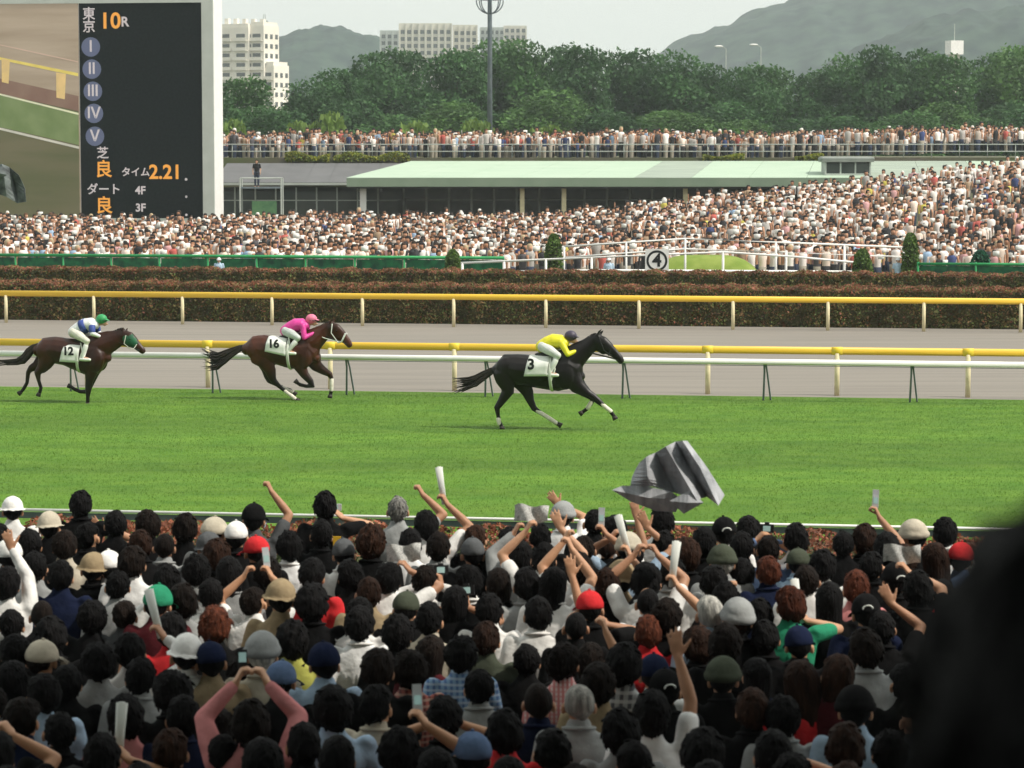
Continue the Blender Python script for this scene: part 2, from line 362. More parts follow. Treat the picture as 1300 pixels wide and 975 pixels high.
# white running rail with paired dark legs
tw0 = t_at(-40, W_WHITE)
e = empty('white_running_rail', tr(tw0, W_WHITE), ROTT, 'low white running rail on thin dark legs between the turf and the dirt', 'rail')
g = G(); g.tube([(-2, -.22, .95), (26, -.22, .95)], .05, .068, lat=(0, 1, 0), n=14, flat=True); g.obj('rail', M['white'], e, smooth=True)
g = G(); g.box((12, -.2, .862), (28, .03, .014)); g.obj('rail_lip', M['steel'], e)
lg = G(); lg.tube([(.0, 0, 0), (.03, -.1, .7), (.03, -.2, .9)], .025, n=6); lm = lg.mesh('leg', M['steel'])
lg = G(); lg.tube([(.17, .12, 0), (.09, -.05, .7), (.07, -.2, .9)], .022, n=6); lm2 = lg.mesh('leg', M['steel'])
for px in (90, 270, 440, 616, 790, 969, 1155, 1330):
    t = t_at(px, W_WHITE) - tw0
    ob('leg', lm, e, (t, 0, 0)); ob('leg', lm2, e, (t, 0, 0))
# near side thin rail
wn = wY(38.0)
e = empty('near_turf_rail', tr(t_at(-40, wn), wn), ROTT, 'thin white rail along the near turf edge behind the flowering hedge', 'rail')
g = G(); g.tube([(-2, 0, 1.03), (20, 0, 1.03)], .021, n=10, flat=True); g.obj('rail', M['white'], e, smooth=True)
g = G(); g.box((9, .02, .955), (22, .015, .085)); g.obj('skirt', M['steel'], e)
pm = post_mesh(.92, .03, M['steel'])
for k in range(10): ob('post', pm, e, (k * 2.1, 0, 0))

# ------------------------------------------------------------------ infield: green fence, white ramp fence, number board, shrubs
W_G = wY(119.5)
e = empty('green_fence', tr(t_at(-40, W_G), W_G), ROTT, 'green mesh fence with padded top rail in front of the infield crowd', 'fence')
tg0 = t_at(-40, W_G); Lg = t_at(640, W_G) - tg0
g = G(); g.tube([(0, 0, 1.36), (Lg, 0, 1.36)], .07, n=8, flat=True); g.obj('top_rail', M['greentop'], e, smooth=True)
for k in range(11):
    g = G(); g.box(((k + .5) * Lg / 11, .03, .66), (Lg / 11 - .14, .03, 1.22)); g.obj('mesh_panel', M['green'], e)
pm = post_mesh(1.3, .05, M['greentop'])
for k in range(12): ob('post', pm, e, (k * Lg / 11, 0, 0))
e = empty('green_fence', tr(t_at(1165, W_G), W_G), ROTT, 'short green fence at the foot of the right-hand slope beside the tall shrub', 'fence')
L2 = 7.0; g = G(); g.tube([(0, 0, 1.22), (L2, 0, 1.22)], .06, n=8, flat=True); g.obj('top_rail', M['greentop'], e, smooth=True)
for k in range(3):
    g = G(); g.box(((k + .5) * L2 / 3, .03, .6), (L2 / 3 - .14, .03, 1.1)); g.obj('mesh_panel', M['green'], e)
for k in range(4): ob('post', pm, e, (k * L2 / 3, 0, 0))

def poly_fence(label, name, rails, posts, Y, r=.045, m='white'):
    p0 = aty(rails[0][0][0], 350, Y); root = V((p0.x, p0.y, 0)); e = empty(name, root, 0, label, 'fence', 'white infield ramp fences')
    for path in rails:
        g = G(); g.tube([aty(x, y, Yk) - root for x, y, Yk in path], r, n=8, flat=True); g.obj('rail', M[m], e, smooth=True)
    for x, ytop, Yk in posts:
        tp = aty(x, ytop, Yk) - root; g = G(); g.tube([(tp.x, tp.y, 0), tuple(tp)], r * 1.15, n=8, flat=True); g.obj('post', M[m], e, smooth=True)
    return e
poly_fence('white two-rail fence running right behind the second hedge below the crowd', 'white_rail_fence',
           [[(585, 334, 116), (680, 330, 116), (918, 320, 116), (1010, 326, 115.5), (1105, 335, 115)], [(585, 345, 116), (760, 343, 116), (1100, 345, 115)]],
           [(587, 334, 116), (640, 332, 116), (693, 329, 116), (751, 327, 116), (918, 319, 116), (998, 318, 115.8), (1072, 318, 115.5)], 116)
poly_fence('upper white ramp rail rising to a peak in front of the infield crowd', 'white_rail_fence',
           [[(716, 313, 118), (870, 303, 118), (1000, 308, 118), (1147, 314, 118)], [(716, 327, 118), (870, 316, 118), (1147, 326, 118)]],
           [(716, 313, 118), (795, 308, 118), (870, 303, 118), (985, 308, 118), (1072, 311, 118), (1147, 314, 118)], 118, .04)
# number board
p = aty(834, 331, 114.6); root = V((p.x, p.y, 0))
e = empty('number_board', root, ROTT * .5, 'square white board with a ringed black 4 standing behind the hedge', 'sign')
g = G(); g.box((0, 0, p.z), (.94, .05, .94)); g.obj('board', M['white'], e)
g = G(); g.tube([(0, .05, 0), (0, .05, p.z - .3)], .04, n=8); g.obj('post', M['white'], e)
ink = mat('black_ink', (.012, .014, .016), .6)
g = G()
for k in range(40):
    a0, a1 = 2 * math.pi * k / 40, 2 * math.pi * (k + 1) / 40
    g.quad((.33 * math.cos(a0), -.031, p.z + .33 * math.sin(a0)), (.42 * math.cos(a0), -.031, p.z + .42 * math.sin(a0)), (.42 * math.cos(a1), -.031, p.z + .42 * math.sin(a1)), (.33 * math.cos(a1), -.031, p.z + .33 * math.sin(a1)))
g.obj('ring', ink, e)
def text_mesh(txt, size, m, name, bold=0.0, align='CENTER', ext=0.0):
    cu = bpy.data.curves.new(name, 'FONT'); cu.body = txt; cu.size = size; cu.align_x = align; cu.align_y = 'CENTER'; cu.offset = bold; cu.extrude = ext; cu.resolution_u = 4
    o = bpy.data.objects.new(name, cu); COL.objects.link(o)
    me = bpy.data.meshes.new_from_object(o.evaluated_get(bpy.context.evaluated_depsgraph_get())); me.name = name
    bpy.data.objects.remove(o); me.materials.clear(); me.materials.append(m); return me
ob('numeral', text_mesh('4', .72, ink, 'numeral', .02), e, (0, -.034, p.z), (math.pi / 2, 0, 0))

def shrub(px, ybase, ytop, wpx, Y, label, cols, n=2500, name='shrub', cone=0.0):
    s = F / Y; top = aty(px, ytop, Y); h = top.z; rr = wpx / s / 2
    e = empty(name, (top.x, top.y, 0), 0, label, 'shrub')
    r = np.random.default_rng(int(px)); a = r.uniform(0, 2 * np.pi, n); zz = r.uniform(0, 1, n); rad = rr * (1 - .15 * zz ** 3) * (1 - cone * zz) * np.clip(r.normal(.93, .1, n), .5, 1.12) * np.sqrt(np.clip(1.05 - zz ** 6, 0, 1))
    P = np.stack([rad * np.cos(a), rad * np.sin(a), zz * h], 1)
    u = r.normal(size=(n, 3)); u /= np.linalg.norm(u, axis=1)[:, None]; b = r.normal(size=(n, 3)); b -= u * (u * b).sum(1)[:, None]; b /= np.linalg.norm(b, axis=1)[:, None]
    s_ = .06; vs = np.stack([P - u * s_, P - b * s_ * .7, P + u * s_, P + b * s_ * .7], 1).reshape(-1, 3)
    c = np.repeat((np.array(cols)[r.integers(0, len(cols), n)] * r.uniform(.7, 1.3, (n, 1)))[:, None], 4, 1).reshape(-1, 3)
    o = ob('leaves', npmesh('leaves', vs, np.arange(n * 4).reshape(-1, 4), M['hedge'], c), e); o['kind'] = 'stuff'
    g = G(); g.tube([(0, 0, 0), (0, 0, h * .85)], [rr * .72, rr * .5], n=8); g.obj('stem', M['bark'], e)
gcol = [(.11, .19, .04), (.14, .22, .05), (.09, .16, .04)]
shrub(575, 345, 317, 20, 117, 'rounded green shrub at the left end of the white fence', gcol)
shrub(703, 345, 297, 22, 117.5, 'clipped green shrub left of the number board', gcol)
shrub(1095, 348, 316, 24, 114.5, 'clipped bush at the right end of the white fence', gcol)
shrub(1156, 348, 296, 21, 117.3, 'tall clipped shrub where the ramp rail ends', gcol)
shrub(1245, 345, 318, 26, 117.4, 'low dark green shrub before the right-hand slope', [(.02, .10, .06), (.03, .13, .07)])
# grass mound behind the fence
c0 = atz(868, 345, 0.0); g = G(); mc = aty(895, 340, 121)
for j in range(9):
    for i in range(17):
        u, v_ = i / 16 * 2 - 1, j / 8 * 2 - 1; g.v.append((mc.x + u * 2.7, 121 + v_ * 1.4, 1.45 * max(0, 1 - u ** 4) * max(0, 1 - v_ ** 2) ** .6 - .005))
for j in range(8):
    for i in range(16): q = j * 17 + i; g.face((q, q + 1, q + 18, q + 17))
o = g.obj('grass_mound', mat('mound_grass', (.15, .22, .035), .95, (.22, .28, .06), 2, 6), smooth=True); tag(o, kind='structure')

# ------------------------------------------------------------------ right-hand slope and the infield buildings
def rise(px, Y):
    k = min(max((px - 690) / 610, 0), 1.25); d = min(max((Y - 136) / 50, 0), 1.15); return 3.5 * k ** 1.0 * d
def rise_xy(x, y): return rise(650 + F * x / max(y, 1), y)
g = G(); xs = np.linspace(0, 48, 30); ys = np.linspace(125, 196, 24)
for y in ys:
    for x in xs: g.v.append((x, y, rise_xy(x, y) - .01))
for j in range(23):
    for i in range(29): q = j * 30 + i; g.face((q, q + 1, q + 31, q + 30))
o = g.obj('slope_terrace', M['ground'], smooth=True); o['kind'] = 'structure'

# pavilion: everything in world coordinates at its real distance
def build_pavilion():
    yf, yb, yr = 190.0, 203.5, 197.0
    zf1, zf0, zr = 3.95, 3.35, 4.98
    x0 = aty(440, 232, yf).x; x0b = aty(522, 205, yb).x; x1 = 50.0
    e = empty('green_roof_pavilion', (x0, yf, 0), 0, 'long low pavilion with a pale green roof behind the infield crowd', 'building')
    q = V((x0, yf, 0)); L = x1 - x0
    # roof slope built from sheets with standing seams
    nsh = 16; sm = []
    for k in range(nsh):
        a, b = k / nsh, (k + 1) / nsh - .0004
        def P(u, back): return V(((x0b - x0) * (1 - u) + L * u if back else L * u, (yb - yf) if back else 0, zr if back else zf1))
        g = G(); dz = V((0, 0, .03)); pts = [P(a, 0), P(b, 0), P(b, 1), P(a, 1)]
        i = len(g.v); g.v += [tuple(t) for t in pts] + [tuple(t - dz) for t in pts]
        for f in ((0, 1, 2, 3), (7, 6, 5, 4), (0, 4, 5, 1), (1, 5, 6, 2), (2, 6, 7, 3), (3, 7, 4, 0)): g.face(f)
        g.obj('roof_sheet', M['roofaged'] if k in (5, 9, 10) else M['roofgreen'], e)
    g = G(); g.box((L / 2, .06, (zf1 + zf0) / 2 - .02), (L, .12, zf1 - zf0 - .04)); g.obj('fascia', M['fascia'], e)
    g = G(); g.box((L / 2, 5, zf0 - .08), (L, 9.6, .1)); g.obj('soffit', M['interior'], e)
    for px in (461, 663, 716, 870, 980):
        x = aty(px, 250, yf + 1.2).x - x0; g = G(); g.box((x, 1.2, (zf0 - .13) / 2), (.42 if px == 461 else .3, .3, zf0 - .13)); g.obj('column', M['cream'] if px != 461 else M['white'], e)
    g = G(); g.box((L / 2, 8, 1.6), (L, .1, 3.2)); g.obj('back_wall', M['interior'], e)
    for k in range(17):
        x = 1.2 + k * 1.55
        g = G(); g.box((x, 6.9, 1.55), (1.4, .03, 2.9)); pn = g.obj('window', M['glass'], e)
        g = G()
        for xx in (x - .74, x + .74): g.box((xx, 6.86, 1.56), (.07, .06, 3.1))
        g.box((x, 6.87, 2.35), (1.4, .05, .06)); g.obj('frame', M['whitegray'], pn)
    return e
build_pavilion()
def build_grey_pavilion():
    yf = 194.0; x0 = aty(270, 232, yf).x; x1 = aty(505, 232, yf).x; L = x1 - x0
    e = empty('grey_roof_pavilion', (x0, yf, 0), 0, 'low grey roofed pavilion with glazed front beside the results board', 'building')
    zf = 6 - (231 - YH) / (F / yf); zr = 6 - (207 - YH) / (F / 204)
    for k in range(8):
        g = G(); a, b = L * k / 8, L * (k + 1) / 8 - .02
        g.quad((a, 0, zf), (b, 0, zf), (b, 10, zr), (a, 10, zr)); g.quad((a, 10, zr - .05), (b, 10, zr - .05), (b, 0, zf - .05), (a, 0, zf - .05)); g.quad((a, 0, zf - .05), (b, 0, zf - .05), (b, 0, zf), (a, 0, zf)); g.obj('roof_sheet', M['roofgrey'], e)
    g = G(); g.box((L / 2, -.05, zf - .12), (L, .14, .16)); g.obj('gutter', M['whitegray'], e)
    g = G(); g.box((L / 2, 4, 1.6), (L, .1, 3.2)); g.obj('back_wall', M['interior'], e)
    n = 9
    for k in range(n):
        x = (k + .5) * L / n
        g = G(); g.box((x, 1.1, 1.5), (L / n - .12, .03, 2.9)); pn = g.obj('window', M['glass'], e)
        g = G(); g.box((x - L / n / 2, 1.05, 1.6), (.1, .1, 3.25)); g.box((x, 1.06, 2.35), (L / n - .12, .06, .07)); g.obj('frame', M['whitegray'], pn)
build_grey_pavilion()
# raised deck behind the pavilions
g = G(); g.box((10, 223, 2.6), (150, 36, 5.2)); o = g.obj('raised_deck', M['ground']); o['kind'] = 'structure'
e = empty('deck_railing', (-22, 205.3, 5.2), 0, 'thin metal railing along the raised deck in front of the rear crowd', 'railing')
for z in (.45, .95):
    g = G(); g.tube([(0, 0, z), (75, 0, z)], .035, n=6, flat=True); g.obj('rail', M['whitegray'], e)
pm = post_mesh(.98, .03, M['whitegray'])
for k in range(38): ob('post', pm, e, (k * 2.0, 0.05, 0))
def c_y(r, n, zf, ww, front): return np.array([(.30, .30, .04), (.16, .22, .04), (.22, .26, .05)])[r.integers(0, 3, n)]
def boxleaf(name, label, n, x0, x1, y0, y1, z0, z1, size, cols, seed):
    r = np.random.default_rng(seed); P = np.stack([r.uniform(x0, x1, n), r.uniform(y0, y1, n), z0 + (z1 - z0) * r.random(n) ** .6], 1)
    e = empty(name, ((x0 + x1) / 2, (y0 + y1) / 2, z0), 0, label, 'shrub', 'yellow shrubs on the raised deck'); P -= np.array(e.location)
    P[:, 2] *= .75 + .25 * np.sin(P[:, 0] * 2 + seed)
    u = r.normal(size=(n, 3)); u /= np.linalg.norm(u, axis=1)[:, None]; b = r.normal(size=(n, 3)); b -= u * (u * b).sum(1)[:, None]; b /= np.linalg.norm(b, axis=1)[:, None]
    vs = np.stack([P - u * size, P - b * size * .7, P + u * size, P + b * size * .7], 1).reshape(-1, 3)
    c = np.repeat((np.array(cols)[r.integers(0, len(cols), n)] * r.uniform(.7, 1.3, (n, 1)))[:, None], 4, 1).reshape(-1, 3)
    o = ob('leaves', npmesh('leaves', vs, np.arange(n * 4).reshape(-1, 4), M['hedge'], c), e); o['kind'] = 'stuff'
    g = G()
    for k in range(max(2, int((x1 - x0) / .8))): g.tube([((k + .5) * .8 - (x1 - x0) / 2, 0, 0), ((k + .5) * .8 - (x1 - x0) / 2, 0, (z1 - z0) * .6)], .03, n=5)
    g.obj('stems', M['bark'], e)
yc = [(.30, .30, .04), (.16, .22, .04), (.24, .26, .05)]
for i, (a, b, lb) in enumerate(((362, 418, 'short yellow flowering shrub strip on the deck edge left of the longer one'), (424, 520, 'long yellow flowering shrub strip on the deck edge above the grey roof'), (892, 945, 'yellow shrub strip on the deck edge above the green roof, left of the box cabin'), (1010, 1045, 'small yellow shrub strip on the deck edge beside the box cabin'))):
    boxleaf('flowering_shrub', lb, 1600, aty(a, 200, 204.5).x, aty(b, 200, 204.5).x, 204.1, 205.1, 4.9 if i < 2 else 5.0, 5.65 if i < 2 else 5.5, .09, yc, 60 + i)

# cabin on the roof
M['cabin'] = mat('cabin_shell', (.22, .24, .22), .6, (.17, .19, .17), 1)
p0 = aty(1076, 229, 192); sx = 193 / F
e = empty('roof_cabin', (p0.x, 193, p0.z), 0, 'small glazed observation cabin perched on the green roof', 'cabin')
wd = 56 * sx; hh = 27 * sx
g = G(); g.box((0, 0, .08), (wd, 2.4, .16)); g.box((0, 0, hh - .1), (wd + .45, 2.8, .22)); g.box((0, 1.1, hh / 2), (wd, .1, hh - .4)); g.tube([(-wd / 2 - .2, -.1, hh + .0), (wd / 2 + .2, -.1, hh + .0)], .16, 1.3, lat=(0, 0, 1), n=14); g.obj('shell', M['cabin'], e)
g = G(); g.box((0, -1.2, .28), (wd, .06, .36)); g.obj('sill_panel', M['whitegray'], e)
for k in range(3):
    g = G(); g.box(((k - 1) * wd / 3, -1.15, hh / 2 - .05), (wd / 3 - .08, .03, hh - .5)); g.obj('window', M['glass'], e)
for k in (0, 1, 2, 3): g = G(); g.box(((k - 1.5) * wd / 3, -1.16, hh / 2), (.1, .08, hh - .34)); g.obj('mullion', M['whitegray'], e)
for s_ in (-1, 1): g = G(); g.box((s_ * wd / 2, 0, hh / 2), (.1, 2.2, hh - .36)); g.obj('side_panel', M['whitegray'], e)

# ------------------------------------------------------------------ results board with the video screen
YB = 183.0; sB = F / YB
bx = aty(272, 186, YB).x; RB = Matrix.Rotation(-TH, 3, 'Z')
e = empty('results_board', (bx, YB, 0), -TH, 'tall results board with a dark number panel and a video screen', 'scoreboard')
def X(px): return (px - 272) / sB            # local x, right edge of the face is 0
def Zb(py): return HCAM - (py - YH) / sB
ztop = Zb(-14); zbot = Zb(284)
shell = mat('board_shell', (.50, .53, .49), .6, (.44, .47, .43), .8)
side = M['white']
g = G(); g.box(((X(-400) + 0) / 2, 1.15, (ztop + 1) / 2), (-X(-400), 2.2, ztop - 1)); g.obj('casing', side, e)
# frame round the screens, 5 cm proud
g = G(); g.box(((X(257) + 0) / 2, 0, (ztop + 1) / 2), (-X(257), .14, ztop - 1.0)); g.obj('frame_side', shell, e)
g = G(); g.box(((X(-400) + X(257)) / 2, 0, (ztop + Zb(5)) / 2), (X(257) - X(-400), .14, ztop - Zb(5))); g.obj('frame_top', shell, e)
g = G(); g.box(((X(-400) + X(257)) / 2, 0, (1 + Zb(277)) / 2), (X(257) - X(-400), .14, Zb(277) - 1)); g.obj('frame_bottom', shell, e)
pan = mat('number_panel', (.006, .009, .010), .6, (.010, .014, .016), 6, spec=.0)
g = G(); g.box(((X(97) + X(257)) / 2, .02, (Zb(5) + Zb(277)) / 2), (X(257) - X(97), .06, Zb(5) - Zb(277))); panel = g.obj('number_panel', pan, e)
orange = mat('lit_orange', (.1, .05, .01), .5, emit=(.80, .34, .05), es=.9)
wht = mat('lit_white', (.1, .1, .1), .5, emit=(.50, .44, .43), es=.9)
blu = mat('lit_blue_disc', (.05, .06, .1), .5, emit=(.07, .08, .13), es=.8)
def put(txt, px, py, size, m, name='lettering', bold=.012, y=-.02):
    ob(name, text_mesh(txt, size / sB, m, name, bold), panel, (X(px), y, Zb(py)), (math.pi / 2, 0, 0))
put('東', 110, 19, 17, wht); put('京', 110, 35, 17, wht)
put('10', 138, 28, 28, orange, bold=.03); put('R', 157, 29, 17, wht, bold=.02)
for k, (t_, py) in enumerate((('Ⅰ', 60), ('Ⅱ', 88), ('Ⅲ', 116), ('Ⅳ', 144), ('Ⅴ', 173))):
    g = G(); n_ = 24
    g.v = [(X(112 + k) + .62 * math.cos(2 * math.pi * j / n_), -.014, Zb(py) + .62 * math.sin(2 * math.pi * j / n_)) for j in range(n_)]; g.face(tuple(range(n_))); g.obj('disc', blu, panel)
    put(t_, 112 + k, py, 19, wht, bold=.02)
put('芝', 126, 195, 16, wht); put('良', 127, 216, 23, orange, bold=.02)
put('タイム', 169, 219, 12.5, wht); put('2.21', 208, 219, 25, orange, bold=.03); put('.', 235, 222, 22, wht, bold=.02)
put('ダート', 127, 241, 15, wht); put('4F', 175, 242, 14, wht, bold=.02); put('.', 235, 244, 22, wht)
put('良', 127, 262, 23, orange, bold=.02); put('3F', 175, 264, 14, wht, bold=.02); put('.', 235, 267, 22, wht)
# video screen picture: flat picture pieces each 5 mm proud of the last
def lit(name, c, c2, sc, st=(1, 1, 1)): return mat(name, c, .5, c2, sc, 4, st, emit=c, es=.58)
g = G(); g.box(((X(-400) + X(97)) / 2 - .03, .02, (Zb(5) + Zb(277)) / 2), (X(97) - X(-400) - .06, .06, Zb(5) - Zb(277))); scr = g.obj('video_screen', lit('screen_soil', (.22, .17, .12), (.30, .24, .18), .35, (.3, 1, 3)), e)
def strip(name, pts, m, y):
    g = G(); g.v = [(X(a), y, Zb(b)) for a, b in pts]; g.face(tuple(range(len(pts)))[::-1]); g.obj(name, m, scr)
strip('picture_ground', [(95, 140), (-60, 105), (-60, 276), (95, 276)][::1], lit('screen_field', (.065, .07, .03), (.10, .09, .05), .35, (.3, 1, 2)), -.015)
strip('picture_turf', [(95, 143), (-60, 108), (-60, 150), (95, 184)], lit('screen_turf', (.10, .14, .05), (.13, .17, .07), .8), -.02)
strip('picture_bank', [(95, 122), (-60, 88), (-60, 108), (95, 141)], lit('screen_bank', (.14, .08, .06), (.17, .11, .08), .6), -.02)
strip('picture_line', [(95, 143.5), (-60, 106), (-60, 108), (95, 146)], lit('screen_line', (.5, .5, .33), (.4, .4, .3), 1), -.025)
strip('picture_line', [(95, 186), (-60, 150), (-60, 153), (95, 189)], lit('screen_line_b', (.42, .40, .34), (.34, .33, .28), 1), -.025)
strip('picture_rail', [(95, 93), (-60, 62), (-60, 65), (95, 97)], lit('screen_rail', (.52, .42, .10), (.42, .33, .08), 1), -.025)
strip('picture_post', [(79, 94), (66, 92), (66, 124), (77, 126)], lit('screen_post', (.55, .38, .16), (.45, .32, .14), 1), -.03)
strip('picture_post', [(5, 76), (-6, 74), (-6, 104), (3, 106)], lit('screen_post_b', (.50, .36, .14), (.42, .3, .14), 1), -.03)
strip('picture_line', [(95, 78), (-60, 45), (-60, 46), (95, 79.5)], lit('screen_line_c', (.40, .28, .22), (.36, .26, .2), 1), -.025)

# man on a scaffold platform beside the board
yS = 187.0
def scaffold():
    x0, x1 = aty(306, 250, yS).x, aty(358, 250, yS).x; zt = 6 - (270 - YH) / (F / yS); zr = 6 - (226 - YH) / (F / yS)
    zt = 6 - (238 - YH) / (F / yS)
    e = empty('camera_platform', ((x0 + x1) / 2, yS, 0), 0, 'scaffold platform with rails beside the results board', 'platform'); hw = (x1 - x0) / 2
    g = G(); g.box((0, 0, zt), (2 * hw, 1.4, .1)); g.obj('deck', M['steel'], e)
    for sx_ in (-1, 1):
        for sy in (-1, 1): g = G(); g.tube([(sx_ * hw, sy * .7, 0), (sx_ * hw, sy * .7, zr)], .05, n=6, flat=True); g.obj('post', M['whitegray'], e)
    for sy in (-1, 1):
        g = G(); g.tube([(-hw, sy * .7, zr), (hw, sy * .7, zr)], .04, n=6, flat=True); g.obj('guard_rail', M['whitegray'], e)
    g = G(); g.box((.25, -.8, zt - 1.6), (1.6, .05, 1.5)); g.obj('green_sheet', mat('green_sheet', (.09, .2, .09), .8, (.05, .13, .06), 3), e)
    return (x0 + x1) / 2, zt + .05
scx, scz = scaffold()

# ------------------------------------------------------------------ far crowd: thousands of small figures in one object
def far_crowd():
    r = np.random.default_rng(21); pts = []
    def fill(Y0, Y1, row, px0, px1, lat, zf, face_p=1.0):
        Y = Y0
        while Y < Y1:
            x0, x1 = (px0 - 650) / F * Y, (px1 - 650) / F * Y
            n = int((x1 - x0) / lat); xs = x0 + (np.arange(n) + r.uniform(-.7, .7, n)) * lat; xs = xs[r.random(n) > .06 + .30 * (np.sin(xs * .9 + Y * .7) * np.sin(xs * .37 - Y * .5 + 2) > .35)]; n = len(xs)
            ys = Y + r.uniform(-row * .45, row * .45, n)
            for x, y in zip(xs, ys):
                z = zf(650 + F * x / y, y)
                if z is not None: pts.append((x, y, z))
            Y += row
    def zin(px, y):
        if px < 285 and y > 181.5: return None
        if (px - 650) / F * y * TS + y * TC < W_G + .55: return None
        if 300 < px < 362 and 185.5 < y < 189: return None
        if px > 715 and px < 1160 and y < 122: return None
        if 850 < px < 945 and y < 124: return None
        return max(0, rise(px, y) - .01)
    fill(120.2, 134, 1.1, -40, 1340, .72, zin)
    fill(134, 189.2, 1.55, -40, 1340, .92, zin)
    def zdeck(px, y): return 5.2 + max(0, (px - 980) / 320) * .45 + (y - 206.5) * .01
    fill(206.5, 211, .6, 270, 1340, .66, zdeck); fill(211, 217, 1.0, 270, 1340, .9, zdeck)
    pts_ = np.array(pts); n = len(pts_)
    # template figure, about 1.68 m tall, facing -Y
    V_, F_, part = [], [], []
    def add(vs, fs, p):
        b = len(V_); V_.extend(vs); F_.extend([tuple(b + k for k in f) for f in fs]); part.extend([p] * len(vs))
    def ringbox(rings, p, k=6):
        vs = []; fs = []
        for (cx, cy, cz, rx, ry) in rings:
            for j in range(k): a = 2 * math.pi * (j + .5) / k; vs.append((cx + rx * math.cos(a), cy + ry * math.sin(a), cz))
        for i in range(len(rings) - 1):
            for j in range(k): q = i * k + j; q2 = i * k + (j + 1) % k; fs.append((q, q2, q2 + k, q + k))
        top = (len(rings) - 1) * k; fs.append((top, top + 1, top + 2, top + 3)); fs.append((top, top + 3, top + 4, top + 5))
        add(vs, fs, p)
    ringbox([(0, 0, 0, .13, .11), (0, 0, .5, .15, .12), (0, 0, .86, .18, .13)], 0)           # legs
    ringbox([(0, 0, .84, .17, .12), (0, 0, 1.10, .17, .13), (0, 0, 1.34, .23, .13), (0, 0, 1.44, .12, .09)], 1)   # torso
    ringbox([(0, 0, 1.44, .06, .06), (0, -.02, 1.50, .09, .095), (0, -.02, 1.60, .10, .11), (0, 0, 1.68, .06, .06)], 2)    # head
    ringbox([(0, .035, 1.50, .105, .10), (0, .02, 1.63, .116, .12), (0, .01, 1.70, .10, .105), (0, .0, 1.74, .05, .05)], 3)    # hair
    for s_ in (-1, 1):
        ringbox([(s_ * .27, 0, .95, .045, .045), (s_ * .27, 0, 1.2, .05, .05), (s_ * .23, 0, 1.40, .06, .06)], 4)
    ringbox([(.13, -.34, 1.22, .02, .01), (.13, -.34, 1.23, .16, .02), (.13, -.36, 1.42, .16, .02), (.13, -.36, 1.43, .02, .01)], 5)   # paper held
    TV = np.array(V_); TF = np.array(F_); TPt = np.array(part); k = len(TV)
    sc = r.normal(1.02, .07, n); dk = pts_[:, 1] > 206; sc = np.where(dk, r.normal(.97, .12, n), sc); rz = r.normal(0, .35, n)
    shirts = np.array([(.87, .80, .76), (.80, .66, .58), (.66, .54, .46), (.40, .38, .36), (.035, .035, .04), (.10, .09, .10), (.50, .12, .10), (.60, .34, .34), (.05, .07, .18), (.30, .42, .58), (.58, .50, .10), (.34, .24, .16)])
    prob = np.array([.40, .13, .08, .05, .14, .06, .03, .06, .04, .025, .015, .05]); prob /= prob.sum()
    csh = shirts[r.choice(len(shirts), n, p=prob)] * r.uniform(.8, 1.1, (n, 1)) * np.where(dk & (r.random(n) < .45), .55, 1.0)[:, None]
    skin = np.array([(.46, .24, .15), (.40, .20, .12), (.52, .29, .19)])[r.integers(0, 3, n)]
    hair = np.array([(.015, .012, .012), (.03, .018, .012), (.10, .05, .025), (.72, .70, .66), (.45, .35, .22)])[r.choice(5, n, p=[.57, .2, .1, .09, .04])]
    legs = np.array([(.03, .04, .07), (.02, .02, .022), (.30, .27, .22)])[r.integers(0, 3, n)]
    sleeve = np.where((r.random(n) < .75)[:, None], skin, csh)
    pap = np.where((r.random(n) < np.where(dk, .12, .34))[:, None], np.array([(.84, .83, .79)]), csh); hide = pap[:, 0] == csh[:, 0]
    arr = np.stack([legs, csh, skin, hair, sleeve, pap], 1)             # n,6,3
    colr = arr[:, TPt].reshape(-1, 3)
    vs = np.repeat(TV[None], n, 0) * sc[:, None, None]
    pm_ = TPt == 5; vs[np.ix_(hide, pm_)] = vs[np.ix_(hide, pm_)] * .3 + np.array([0, 0, .9])
    hi = r.random(n) < .4; q_ = vs[np.ix_(hi, pm_)]; q_[:, :, 2] += .26; vs[np.ix_(hi, pm_)] = q_
    up = r.random(n) < .12; am = np.where(TPt == 4)[0][:18]
    vs_up = vs[np.ix_(up, am)]; vs_up[:, :, 2] = 2.66 - vs_up[:, :, 2]; vs_up[:, :, 0] *= .9; vs[np.ix_(up, am)] = vs_up
    c, s_ = np.cos(rz)[:, None], np.sin(rz)[:, None]
    x = vs[:, :, 0] * c - vs[:, :, 1] * s_; y = vs[:, :, 0] * s_ + vs[:, :, 1] * c
    P = np.stack([x + pts_[:, 0:1], y + pts_[:, 1:2], vs[:, :, 2] + pts_[:, 2:3] + .002], 2).reshape(-1, 3)
    f = (TF[None] + (np.arange(n) * k)[:, None, None]).reshape(-1, 4)
    o = ob('crowd', npmesh('crowd', P, f, M['crowd'], colr, True)); tag(o, 'dense far crowd of racegoers filling the infield lawn, slope and deck', 'crowd', kind='stuff')
    return n
print('far crowd', far_crowd())

